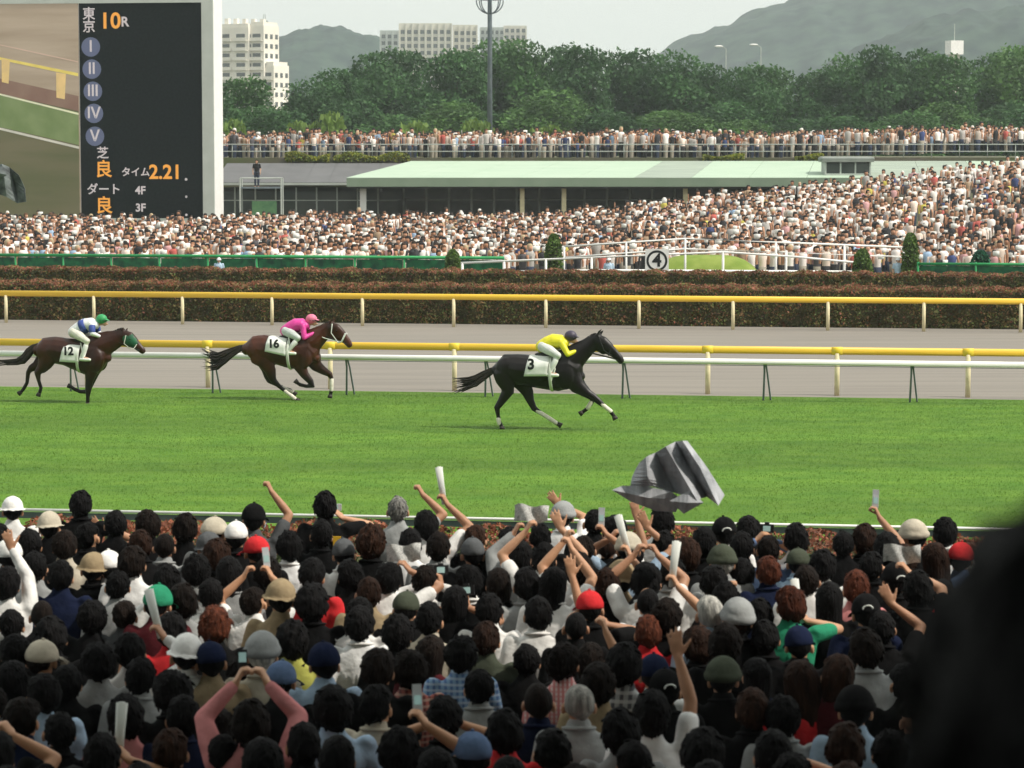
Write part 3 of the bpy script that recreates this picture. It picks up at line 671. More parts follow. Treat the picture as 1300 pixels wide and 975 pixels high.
# ------------------------------------------------------------------ trees, hills, far buildings, mast
def crown_mesh(seed, n, lobes, H, Rr, leaf):
    r = np.random.default_rng(seed); P = []
    cs = []
    for k in range(lobes):
        a = r.uniform(0, 2 * np.pi); q = r.uniform(0, 1) ** .7; zz = r.uniform(.22, .93)
        wid = Rr * (1 - .55 * max(0, zz - .45) / .55) * .72
        cs.append((q * wid * np.cos(a), q * wid * np.sin(a), zz * H, Rr * r.uniform(.24, .44)))
    cs.append((0, 0, .88 * H, Rr * .36))
    wts = np.array([c[3] ** 2 for c in cs]); wts /= wts.sum(); ids = r.choice(len(cs), n, p=wts); cs = np.array(cs)
    d = r.normal(size=(n, 3)); d /= np.linalg.norm(d, axis=1)[:, None]; rad = cs[ids, 3] * np.clip(r.normal(.92, .13, n), .3, 1.25)
    P = cs[ids, :3] + d * rad[:, None] * np.array([1, 1, .78])
    u = r.normal(size=(n, 3)) ; u /= np.linalg.norm(u, axis=1)[:, None]; b = r.normal(size=(n, 3)); b -= u * (u * b).sum(1)[:, None]; b /= np.linalg.norm(b, axis=1)[:, None]
    s = leaf * r.uniform(.5, 1.4, (n, 1)); vs = np.stack([P - u * s, P - b * s * .6, P + u * s, P + b * s * .6], 1).reshape(-1, 3)
    me = npmesh('crown', vs, np.arange(n * 4).reshape(-1, 4), M['leaf'])
    return me, cs
def trunk_mesh(cs, H):
    g = G(); g.tube([(0, 0, 0), (.1, 0, H * .25), (0, .1, H * .55), (0, 0, H * .85)], [.38, .3, .2, .06], n=8)
    for c in cs[:9]:
        z0 = max(H * .2, c[2] * .55); g.tube([(0, 0, z0), (c[0] * .5, c[1] * .5, (z0 + c[2]) / 2), (c[0], c[1], c[2])], [.14, .09, .04], n=6)
    return g.mesh('trunk', M['bark'])
TV_ = []
for sd_ in range(5):
    me, cs = crown_mesh(100 + sd_, 12500, 26, 16.0, 6.4, .23); TV_.append((me, trunk_mesh(cs, 16.0), 16.0))
TREES = [  # px, y of the top, distance, description
 (300, 96, 275, 'dark tree leaning in front of the white apartment tower'), (350, 134, 268, 'lowest tree at the left end of the tree belt'),
 (392, 104, 282, 'round tree stepping up from the low left end of the belt'), (432, 88, 292, 'tree below the small hill'), (474, 60, 300, 'tall tree under the left end of the slab blocks'),
 (522, 60, 306, 'tree below the lattice front of the far slab block'), (566, 62, 296, 'tree just left of the floodlight mast'), (606, 55, 304, 'tree directly behind the floodlight mast'),
 (655, 50, 300, 'tall tree just right of the floodlight mast'), (706, 52, 308, 'broad tree in the middle of the belt'), (752, 55, 298, 'tree where the belt top starts to fall'),
 (800, 60, 304, 'tree left of the foot of the big hill'), (846, 68, 300, 'tree at the foot of the big hill'), (892, 80, 306, 'lower tree under the left street light'),
 (936, 80, 296, 'lower tree between the two small street lights'), (984, 80, 306, 'tree right of the two small street lights'), (1030, 86, 298, 'lowest tree in the dip before the right rise'),
 (1074, 72, 304, 'tree rising right of the dip'), (1120, 58, 296, 'tall tree at the start of the right rise'), (1165, 56, 305, 'tree left of the white rooftop box'),
 (1212, 66, 297, 'tree below the white rooftop box'), (1262, 60, 304, 'tree right of the white rooftop box'), (1308, 62, 298, 'tree at the right border of the picture'), (262, 118, 270, 'tree partly behind the results board')]
for i, (px, yt, Y, lab) in enumerate(TREES):
    for layer in (0, 1):
        if layer == 0: h = 6 - (yt - YH) / (F / Y); YY, pp, ll = Y, px, lab
        else: YY = Y - 14; h = (6 - (yt - YH) / (F / Y)) * R.uniform(.55, .7); pp = px + R.uniform(14, 32); ll = 'shorter tree before the ' + lab
        if layer and i in (1, 23, 0): continue
        x = (pp - 650) / F * YY; cm_, tm_, H = TV_[(i * 2 + layer * 3) % 5]
        k = h / (H * 1.04); kw = k * (1.0 if layer == 0 else 1.25) * max(1, min(1.45, 14 / h)) * R.uniform(.95, 1.1)
        e = empty('broadleaf_tree', (x, YY, 0), R.uniform(0, 6.28), ll, 'tree', 'trees of the belt behind the infield'); e.scale = (kw, kw, k)
        gcol_ = R.choice([(.062, .145, .045), (.053, .128, .045), (.080, .168, .047), (.046, .11, .040)])
        o = ob('crown', cm_, e, color=gcol_); o['kind'] = 'stuff'; ob('trunk', tm_, e)
# pale bushes in front of the belt
bm_, bcs = crown_mesh(300, 2600, 9, 3.2, 2.6, .2); btr = trunk_mesh(bcs * .2, 3.0)
for px, yt, lab in ((300, 166, 'pale bush at the foot of the apartment trees'), (380, 168, 'pale bush behind the left part of the rear crowd'), (425, 158, 'bright bush behind the rear crowd, below the second tree'), (530, 168, 'yellow-green bush left of the mast foot'), (600, 166, 'yellow-green bush just beside the mast foot'), (700, 172, 'pale bush right of the mast foot')):
    Y = 240; x = (px - 650) / F * Y; h = 6 - (yt - YH) / (F / Y); k = h / 3.2
    e = empty('bush', (x, Y, 0), R.uniform(0, 6), lab, 'bush', 'bushes behind the rear crowd'); e.scale = (1.0, 1.0, k)
    o = ob('crown', bm_, e, color=(.16, .25, .06)); o['kind'] = 'stuff'; ob('trunk', btr, e)

def hill(name, prof, Y, depth, label, m, seed):
    g = G(); nx, ny = 150, 26; xs = np.linspace(prof[0][0], prof[-1][0], nx)
    for j in range(ny):
        v_ = j / (ny - 1); y = Y - depth + depth * 1.6 * v_; kk = math.sin(min(v_ / .62, 1) * math.pi / 2) if v_ < .62 else math.cos((v_ - .62) / .38 * math.pi / 2)
        for px in xs:
            for q in range(len(prof) - 1):
                if prof[q][0] <= px <= prof[q + 1][0]:
                    f_ = (px - prof[q][0]) / (prof[q + 1][0] - prof[q][0]); f_ = f_; yy = prof[q][1] * (1 - f_) + prof[q + 1][1] * f_; break
            top = HCAM - (yy - YH) * Y / F; x = (px - 650) / F * Y
            b = noise.noise(V((x * .012, y * .012, seed))) * 7 + noise.noise(V((x * .05, y * .05, seed))) * 3.5 + noise.noise(V((x * .14, y * .14, seed))) * 2.2 + abs(noise.noise(V((x * .35, y * .35, seed)))) * 1.6
            g.v.append((x, y, max(-2, top * kk + b * min(1, kk * 2) * min(1, top / 25) - 1)))
    for j in range(ny - 1):
        for i in range(nx - 1): q = j * nx + i; g.face((q, q + 1, q + nx + 1, q + nx))
    o = g.obj(name, m, smooth=True); o['kind'] = 'structure'; return o
M['hill'] = mat('forested_hill', (.006, .020, .022), .95, (.036, .066, .050), .085, 10, contrast=(.36, .64), bump=1.0, bscale=.3)
HY = 1500
hill('hill', [(180, 190), (255, 120), (300, 75), (340, 46), (372, 40), (408, 33), (432, 36), (458, 47), (500, 62), (560, 90), (620, 120), (700, 190)], HY, 260, '', M['hill'], 3)
hill('hill', [(700, 190), (790, 92), (848, 62), (900, 42), (950, 20), (1000, 0), (1060, -16), (1130, -34), (1230, -46), (1330, -52), (1480, -30), (1620, 20), (1800, 90)], HY + 260, 320, '', M['hill'], 8)
hill('hill', [(940, 130), (1020, 92), (1060, 68), (1110, 52), (1160, 36), (1220, 27), (1290, 20), (1360, 18), (1500, 30), (1650, 90)], HY - 200, 180, '', M['hill'], 5)

M['render'] = mat('white_render', (.78, .74, .66), .8, (.70, .66, .58), .2)
M['render2'] = mat('cream_render', (.60, .58, .50), .8, (.52, .50, .44), .1)
# stepped apartment tower on the left
Y = 820; sc_ = Y / F
e = empty('apartment_tower', ((310 - 650) * sc_, Y, 0), math.radians(-28), 'white stepped apartment tower with balconies beside the results board', 'building')
def floors(x0, x1, pyt, depth, nb, yoff):
    zt = HCAM - (pyt - YH) * sc_; L = x1 - x0
    g = G(); g.box(((x0 + x1) / 2, depth / 2 + yoff, zt / 2), (L, depth, zt)); g.obj('wall', M['render'], e)
    g = G(); g.box(((x0 + x1) / 2, depth / 2 + yoff, zt + .5), (L - .6, depth - .6, 1.0)); g.obj('parapet', M['render'], e)
    fh = 2.75; n = int(zt / fh)
    for k in range(max(2, n - 10), n):
        z = k * fh + .2
        for b in range(nb):
            xc = x0 + L * (b + .5) / nb
            g = G(); g.box((xc, yoff - .04, z + 1.25), (L / nb * .55, .08, 1.5)); g.obj('window', M['glass'], e)
            if (b + k) % 2 == 0 or nb < 3:
                g = G(); g.box((xc, yoff - .7, z + .45), (L / nb * .86, .12, .95)); g.box((xc, yoff - .36, z), (L / nb * .86, .75, .16)); bo = g.obj('balcony', M['render'], e)
        for b in range(3):
            g = G(); g.box((x1 + .04, yoff + depth * (b + .5) / 3, z + 1.25), (.08, depth * .16, 1.3)); g.obj('window', M['glass'], e)
floors(-8.5, 2.0, 36, 9, 2, 0); floors(1.6, 6.4, 34, 8, 1, 1.2); floors(5.6, 9.2, 84, 8, 1, 2.0)
g = G(); g.box((10, 5, 7), (8, 8, 14)); g.obj('annexe', M['render'], e)
for k in range(5): g = G(); g.box((-7 + k * 3, 3, HCAM - (34 - YH) * sc_ + 1.2), (1.2, 1.2, 2 - .2 * k)); g.obj('rooftop_box', M['render'], e)
# far slab blocks
Y = 1250; sc_ = Y / F
def slab(px0, px1, pyt, label, cols, m, fl=3.0, Yk=Y):
    k_ = Yk / F; x0, x1 = (px0 - 650) * k_, (px1 - 650) * k_; zt = HCAM - (pyt - YH) * k_; L = x1 - x0
    e = empty('slab_block', ((x0 + x1) / 2, Yk, 0), 0, label, 'building')
    g = G(); g.box((0, 6, zt / 2), (L, 12, zt)); g.obj('wall', m, e)
    n = int(zt / fl)
    for r_ in range(n - 8, n):
        for c in range(cols):
            g = G(); g.box((-L / 2 + L * (c + .5) / cols, -.05, (r_ + .5) * fl), (L / cols * .6, .1, fl * .55)); g.obj('window', M['glass'], e)
    for c in range(cols + 1):
        g = G(); g.box((-L / 2 + L * c / cols, -.5, zt / 2), (.5, 1.0, zt - .3)); g.obj('pier', m, e)
    return e
slab(508, 574, 31, 'pale slab block with a lattice front far behind the trees', 8, M['render2'])
slab(576, 606, 33, 'narrower slab block joined right of the lattice fronted one', 4, M['render2'], Yk=1262)
slab(610, 640, 36, 'dim far block directly behind the floodlight mast', 5, M['whitegray'], Yk=1330)
slab(640, 668, 34, 'pale block just right of the floodlight mast', 4, M['render2'], Yk=1310)
slab(484, 507, 40, 'small pale block at the left end of the far housing', 3, M['whitegray'], Yk=1300)
# white rooftop box on the right, lamps beyond the trees
Y = 420; k_ = Y / F; x = (1208 - 650) * k_; zt = HCAM - (53 - YH) * k_
e = empty('water_tower', (x, Y, 0), .3, 'small white rooftop box with a mast showing above the right-hand trees', 'tower')
g = G(); g.box((0, 0, zt - 1), (2.0, 2.0, 2.0)); g.obj('tank', M['white'], e)
g = G(); g.box((0, 0, (zt - 2) / 2), (1.2, 1.2, zt - 2)); g.obj('shaft', M['render2'], e)
g = G(); g.tube([(0, 0, zt), (0, 0, zt + 2.4)], .07, n=6); g.obj('mast', M['whitegray'], e)
for px, py, lab in ((920, 60, 'left one of two small pale street lights above the trees'), (964, 58, 'right one of two small pale street lights above the trees')):
    Y = 360; k_ = Y / F; z = HCAM - (py - YH) * k_; e = empty('street_light', ((px - 650) * k_, Y, 0), 0, lab, 'street light', 'street lights above the trees')
    g = G(); g.tube([(0, 0, 0), (0, 0, z - .3), (-.6, 0, z)], .06, n=6); g.obj('pole', M['whitegray'], e)
    g = G(); g.ell((-.9, 0, z), (.55, .2, .12), nu=8, nv=6); g.obj('lamp_head', M['white'], e)
# lattice mast by the apartment
Y = 900; k_ = Y / F; e = empty('radio_mast', ((338 - 650) * k_, Y, 0), 0, 'thin radio mast behind the white apartment tower', 'mast'); z = HCAM - (20 - YH) * k_
for s_ in (-1, 1): g = G(); g.tube([(s_ * .9, 0, 0), (s_ * .25, 0, z)], .12, n=5); g.obj('leg', M['whitegray'], e)
g = G(); g.box((0, 0, z - 2.2), (2.2, .5, .5)); g.box((0, 0, z - 5), (2.2, .5, .5)); g.obj('platform', M['whitegray'], e)
# floodlight mast
Y = 243; k_ = Y / F; x = (622 - 650) * k_; e = empty('floodlight_mast', (x, Y, 0), 0, 'tall steel floodlight mast with a round cage of lamps', 'lamp mast')
zc = HCAM - (4 - YH) * k_
g = G(); g.tube([(0, 0, 0), (0, 0, zc - 1), (0, 0, zc + 3)], [.24, .19, .15], n=10, flat=True); g.obj('pole', M['steel'], e, smooth=True)
def hoop(c, r_, rr, n=28, ax='z', a0=0, a1=2 * math.pi):
    g = G(); P = []
    for j in range(n + 1):
        a = a0 + (a1 - a0) * j / n
        P.append((c[0] + r_ * math.cos(a), c[1] + (r_ * math.sin(a) if ax == 'z' else 0), c[2] + (r_ * math.sin(a) if ax == 'x' else 0)))
    g.tube(P, rr, n=6, cap=False); return g
rC = 17 * k_
for z in (zc + .2, zc + 1.5): hoop((0, 0, z), rC, .07).obj('hoop', M['steel'], e)
for q in range(4):
    g = G(); a = q * math.pi / 4 + .1; P = []
    for j in range(15):
        b = math.pi + math.pi * j / 14; P.append((rC * math.cos(b) * math.cos(a), rC * math.cos(b) * math.sin(a), zc + rC * .05 + rC * .95 * math.sin(b)))
    g.tube(P, .05, n=5); g.obj('cage_rib', M['steel'], e)
for q in range(8):
    a = q * math.pi / 4; g = G(); g.box((rC * .8 * math.cos(a), rC * .8 * math.sin(a), zc + .8), (.45, .45, .5), Matrix.Rotation(a, 3, 'Z')); g.obj('floodlight', M['steel'], e)

# ------------------------------------------------------------------ horses and jockeys
M['coat'] = mat('horse_coat', (.45, .45, .45), .38, (1.1, 1.05, 1.0), 2.6, 5, objcol=True, spec=.3, contrast=(.3, .7))
bay = mat('bay_coat', (.35, .35, .35), .34, (1.25, 1.05, 1.0), 2.6, 5, objcol=True, spec=.3, contrast=(.3, .7)); M['bay'] = bay
def points(m):           # the black lower legs of a bay
    n = m.node_tree; N = n.nodes; b = N['Principled BSDF']; src = b.inputs['Base Color'].links[0].from_socket
    tc = N.new('ShaderNodeTexCoord'); sp = N.new('ShaderNodeSeparateXYZ'); n.links.new(tc.outputs['Object'], sp.inputs[0]); r = N.new('ShaderNodeMapRange')
    r.inputs[1].default_value = .45; r.inputs[2].default_value = .85; n.links.new(sp.outputs[2], r.inputs[0]); mx_ = N.new('ShaderNodeMixRGB'); mx_.inputs[1].default_value = (.007, .005, .004, 1); n.links.new(r.outputs[0], mx_.inputs[0]); n.links.new(src, mx_.inputs[2]); n.links.new(mx_.outputs[0], b.inputs['Base Color'])
points(bay)
M['mane'] = mat('horse_hair', (.012, .010, .010), .6, (.03, .022, .018), 12)
M['hoof'] = mat('hoof_horn', (.03, .025, .02), .5)
M['wrap'] = mat('white_wrap', (.74, .70, .62), .8, (.60, .55, .46), 20)
M['clothw'] = mat('white_cloth', (.74, .76, .72), .8, (.62, .64, .60), 5)
M['strap'] = mat('pale_strap', (.60, .62, .55), .7)
M['dstrap'] = mat('dark_strap', (.02, .02, .02), .6)
M['silk'] = mat('silk', (.88, .88, .88), .45, (1.05, 1.05, 1.05), 12, objcol=True, bump=.4, bscale=18, spec=.4)
M['eye'] = mat('eye', (.01, .008, .006), .1)
M['skinflat'] = mat('rider_skin', (.50, .29, .19), .55)

def hxz(L, sc_, x0, yg):          # a list of picture points -> the horse's own plane (x forward, z up) in metres
    return [((x - x0) / sc_, 0, (yg - y) / sc_) for x, y in L]
def tube2(g, sc_, x0, yg, pts, yoff=0, yoffs=None, n=14):     # pts: (x, y, radius in the plane, lateral radius)
    path = []; 
    for k, p in enumerate(pts):
        yo = yoffs[k] if yoffs else yoff
        path.append(((p[0] - x0) / sc_, yo, (yg - p[1]) / sc_))
    g.tube(path, [p[3] / sc_ for p in pts], [p[2] / sc_ for p in pts], lat=(0, 1, 0), n=n)

def horse(D):
    sc_, x0, yg = D['sc'], D['x0'], D['yg']
    px, py = D['root']                       # the photograph's pixel of (x0, yg)
    root = atz(px, py, 0.02)
    e = empty('racehorse', root, ROTT, D['label'], 'horse', 'galloping racehorses')
    g = G()
    for part in D['body']:
        part = ([(q[0], q[1], q[2] * (1.10 if q[2] / sc_ > .05 else 1.08), q[3] * 1.06) for q in part[0]], part[1])
        tube2(g, sc_, x0, yg, part[0], part[1] / sc_ if not isinstance(part[1], list) else 0, [q / sc_ for q in part[1]] if isinstance(part[1], list) else None)
    for (x, y, rx, rz, ry, yo) in D.get('bulk', []):
        g.ell(((x - x0) / sc_, yo / sc_, (yg - y) / sc_), (rx / sc_, ry / sc_, rz / sc_), nu=16, nv=10)
    me = fuse(g, 'body', M['bay'] if D.get('bay') else M['coat'], .016, 5, .5)
    nrm_ = [v.normal.copy() for v in me.vertices]; new_ = []
    for v, vn in zip(me.vertices, nrm_):
        q = v.co.copy(); k_ = noise.noise(V((q.x * 5, q.y * 5, q.z * 4))) * .010 + noise.noise(V((q.x * 13, q.y * 9, q.z * 8))) * .004
        q += vn * k_ if q.z > .75 else V(); new_ += [q.x, q.y, q.z]
    me.vertices.foreach_set('co', new_); me.update()
    ob('body', me, e, color=D['color'])
    P = lambda x, y, yo=0: ((x - x0) / sc_, yo / sc_, (yg - y) / sc_)
    for (x, y, dx, dy, yo) in D['hoofs']:      # direction the hoof points to
        d = V((dx, 0, -dy)).normalized(); a = V(P(x, y, yo)); g = G()
        g.tube([a - d * .01, a + d * .075], [.047, .062], lat=(0, 1, 0), n=10, flat=True); g.obj('hoof', M['hoof'], e, smooth=True)
    for pts, yo, rr in D.get('wraps', []):
        g = G(); g.tube([P(x, y, yo) for x, y in pts], rr, n=10); g.obj('leg_wrap', M['wrap'], e, smooth=True)
    # mane
    g = G(); mp = D['mane']; rr = random.Random(5)
    for k in range(90):
        u = rr.random() * (len(mp) - 1.001); i = int(u); f = u - i; x = mp[i][0] * (1 - f) + mp[i + 1][0] * f; y = mp[i][1] * (1 - f) + mp[i + 1][1] * f
        yo = rr.uniform(-5, 5); l = rr.uniform(.5, 1.2) * D['manelen']
        g.tube([P(x, y + 6, yo), P(x - l * .4, y - l * .15, yo), P(x - l, y + l * .25, yo * 1.6)], [3.2 / sc_, 2.6 / sc_, .6 / sc_], n=5)
    g.obj('mane', M['mane'], e, smooth=True)
    # tail
    g = G(); tp = D['tail']; N_ = len(tp)
    for k in range(120):
        a, b = rr.uniform(-1, 1), rr.uniform(-1, 1); ln = rr.uniform(.72, 1.0); path = []; rd = []
        nn = max(3, int(round(N_ * ln)))
        for i in range(nn):
            x, y, wd = tp[i]; wv = math.sin(i * 1.4 + k) * wd * .22
            wd *= 1.3; path.append(P(x + (b * 3 if i else 0), y + a * wd + wv * (i / N_), b * wd * .8)); rd.append((6.5 if i < N_ - 2 else 4.0) * sc_ / 300 / sc_ * (1 - .5 * i / N_))
        rd[-1] = .8 / sc_; g.tube(path, rd, n=5)
    g.obj('tail', M['mane'], e, smooth=True)
    # eye
    for s_ in (-1, 1):
        g = G(); x, y, yo = D['eye']; g.ell(P(x, y, s_ * yo), (.02, .012, .02)); g.obj('eye', M['eye'], e, smooth=True)
    # saddle cloth: a thin sheet bent over the back, both sides
    (ax, ay), (bx_, by), (cx, cy), (dx, dy) = D['cloth']     # top rear, top front, bottom front, bottom rear
    hw = D['hw']; g = G(); nu_, nv_ = 8, 17
    for j in range(nv_):
        q = j / (nv_ - 1) * 2 - 1; yy = math.copysign(min(1, abs(q) * 2.0) ** .6, q) * hw * (1 + .06 * abs(q)); dn = max(0, (abs(q) - .12) / .88)
        for i in range(nu_):
            u = i / (nu_ - 1); xt = ax * (1 - u) + bx_ * u; yt = ay * (1 - u) + by * u; xb = dx * (1 - u) + cx * u; yb_ = dy * (1 - u) + cy * u
            g.v.append(P(xt * (1 - dn) + xb * dn, yt * (1 - dn) + yb_ * dn, yy + (2 * math.sin(u * 9) if abs(q) > .5 else 0)))
    for j in range(nv_ - 1):
        for i in range(nu_ - 1): a = j * nu_ + i; g.face((a, a + 1, a + nu_ + 1, a + nu_))
    cl = g.obj('saddle_cloth', M['clothw'], e, smooth=True); so = cl.modifiers.new('s', 'SOLIDIFY'); so.thickness = .012; so.offset = 0
    tx, ty, tsz = D['num'][1:]
    ob('number', text_mesh(D['num'][0], tsz / sc_, ink, 'number', .012), cl, P(tx, ty, -(hw * 1.06 + 3.5)), (math.pi / 2, 0, 0))
    g = G(); tubeg = D['girth']; L_ = []
    for k in range(21):
        a = 2 * math.pi * k / 20; xm = (tubeg[0] + tubeg[2]) / 2; L_.append(P(tubeg[0] + (tubeg[2] - tubeg[0]) * (1 - math.cos(a)) / 2, (tubeg[1] + tubeg[3]) / 2 - math.cos(a) * (tubeg[3] - tubeg[1]) / 2 * -1 * -1, math.sin(a) * hw * 1.05))
    g.tube(L_, .035, .008, lat=(1, 0, 0), n=6, cap=False); g.obj('girth', M['strap'], e, smooth=True)
    s0 = D['saddle']; g = G(); g.ell(P(s0[0], s0[1]), (.24, .17, .06)); g.obj('saddle', M['dstrap'], e, smooth=True)
    for pts, m, yo, r_ in D['tack']:
        for s_ in (-1, 1):
            g = G(); g.tube([P(p[0], p[1], s_ * (p[2] if len(p) > 2 else yo)) for p in pts], r_, n=6); g.obj('bridle_strap', M[m], e, smooth=True)
    return e, P, sc_

def jockey(e, P, sc_, J):
    k = V(e.location); Rm = Matrix.Rotation(ROTT, 3, 'Z')
    t = empty('person', k, ROTT, J['label'], 'person', 'jockeys riding crouched')
    pt = lambda q: V(P(q[0], q[1], q[2] if len(q) > 2 else 0))
    hip, sh, hd = pt(J['hip']), pt(J['sh']), pt(J['head'])
    mid = (hip + sh) / 2 + V((0, 0, .05))
    def torso(g, k_):
        g.tube([hip - V((.03, 0, .02)), hip + (mid - hip) * .4, mid, sh + (mid - sh) * .2, sh + V((.03, 0, -.02))], [.17 * k_, .175 * k_, .18 * k_, .20 * k_, .15 * k_], [.135 * k_, .15 * k_, .155 * k_, .145 * k_, .105 * k_], lat=(0, 1, 0), n=16)
    def arms(g, k_, end=1.0):
        for s_ in (-1, 1):
            a = sh + V((0, s_ * .17, -.02)); b = pt(J['el']) + V((0, s_ * .24, 0)); c = pt(J['hand']) + V((0, s_ * .07, 0)); c = b + (c - b) * end
            g.tube([a, (a + b) / 2, b], [.066 * k_, .062 * k_, .052 * k_], n=10); g.tube([b, (b + c) / 2, c], [.052 * k_, .046 * k_, .032 * k_], n=10)
    def thighs(g, k_):
        for s_ in (-1, 1):
            a = hip + V((.0, s_ * .10, -.02)); b = pt(J['kn']) + V((0, s_ * .26, 0)); g.tube([a, (a + b) / 2 + V((0, s_ * .02, .01)), b], [.115 * k_, .10 * k_, .072 * k_], n=12)
        g.ell(hip + V((-.03, 0, -.02)), (.13 * k_, .165 * k_, .115 * k_))
    def shins(g, k_, u=1.0):
        for s_ in (-1, 1):
            a = pt(J['kn']) + V((0, s_ * .26, -.01)); b = pt(J['an']) + V((0, s_ * .29, 0)); b = a + (b - a) * u; g.tube([a, (a + b) / 2, b], [.056 * k_, .055 * k_, .04 * k_], n=10)
    g = G(); torso(g, .94); arms(g, .9); thighs(g, .93); shins(g, .9)
    g.tube([sh, hd + V((-.03, 0, -.06))], [.06, .055]); g.ell(hd, (.10, .078, .115)); fd = V((.6, 0, -.25)).normalized()
    g.ell(hd + fd * .06 + V((0, 0, -.045)), (.06, .055, .06)); g.ell(hd + fd * .135 + V((0, 0, -.03)), (.022, .014, .02))
    for s_ in (-1, 1):
        g.ell(hd + V((-.01, s_ * .08, -.02)), (.025, .012, .035))
        h_ = pt(J['hand']) + V((0, s_ * .07, 0)); g.ell(h_ + V((.03, 0, 0)), (.05, .022, .04))
        for q in range(4): g.tube([h_ + V((.05, s_ * .0, .028 - q * .018)), h_ + V((.085, -s_ * .012, .026 - q * .018)), h_ + V((.075, -s_ * .035, .024 - q * .018))], .011, n=6)
        g.tube([h_ + V((.02, 0, .03)), h_ + V((.06, -s_ * .02, .05))], .012, n=6)
        ft = pt(J['an']) + V((0, s_ * .29, 0)); g.tube([ft, ft + V((.13, 0, -.03))], .035)
    ob('body', fuse(g, 'body', M['skinflat'], .011, 2, .5), t)
    g = G(); torso(g, 1.06); arms(g, 1.12, .9); g.tube([sh, sh + (hd - sh) * .35], [.075, .07])
    ob('silks', fuse(g, 'silks', M['silk'], .013, 2, .6), t, color=J['silk'])
    if J.get('band'):
        g = G(); a, b = mid * .55 + hip * .45, mid * .1 + sh * .9; g.tube([mid + (hip - mid) * .35, mid + (sh - mid) * .25], [.203, .218], [.176, .170], lat=(0, 1, 0), n=18, flat=True)
        for s_ in (-1, 1): a = sh + V((0, s_ * .17, -.02)); b = pt(J['el']) + V((0, s_ * .24, 0)); g.tube([a + (b - a) * .25, a + (b - a) * .7], [.083, .078])
        g.obj('silk_band', mat('band_' + J['band'][0], J['band'][1], .5), t, smooth=True)
    g = G(); thighs(g, 1.05); shins(g, 1.0, .35); ob('breeches', fuse(g, 'breeches', M['silk'], .013, 2, .6), t, color=J['breech'])
    for s_ in (-1, 1):
        g = G(); a = pt(J['kn']) + V((0, s_ * .26, -.01)); b = pt(J['an']) + V((0, s_ * .29, 0)); a2 = a + (b - a) * .28
        g.tube([a2, (a + b) / 2, b, b + V((.01, 0, -.02))], [.062, .060, .048, .045], n=12); g.tube([b + V((-.04, 0, -.035)), b + V((.08, 0, -.045)), b + V((.17, 0, -.05))], [.056, .056, .045], [.045, .045, .036], lat=(0, 1, 0), n=10)
        g.obj('boot', M[J['boot']], t, smooth=True)
    g = G(); g.ell(hd + V((-.015, 0, .03)), (.135, .115, .12), nu=20, nv=12); g.tube([hd + V((.09, 0, .03)), hd + V((.16, 0, .005))], [.09, .06], [.014, .008], lat=(0, 1, 0), n=12)
    hm = ob('helmet', g.mesh('helmet', M['silk']), t, color=J['helm'])
    g = G(); P_ = [hd + V((.118 * math.cos(a), .098 * math.sin(a), .0)) for a in np.linspace(-1.9, 1.9, 14)]; g.tube(P_, .02, .008, n=6); g.obj('goggles', M['blackplastic'], t, smooth=True)
    for s_ in (-1, 1):
        g = G(); g.tube([pt(J['hand']) + V((.04, s_ * .07, 0)), pt(J['bit']) + V((0, s_ * .09, 0))], .009, n=5); g.obj('rein', M['dstrap'], e)
    return t

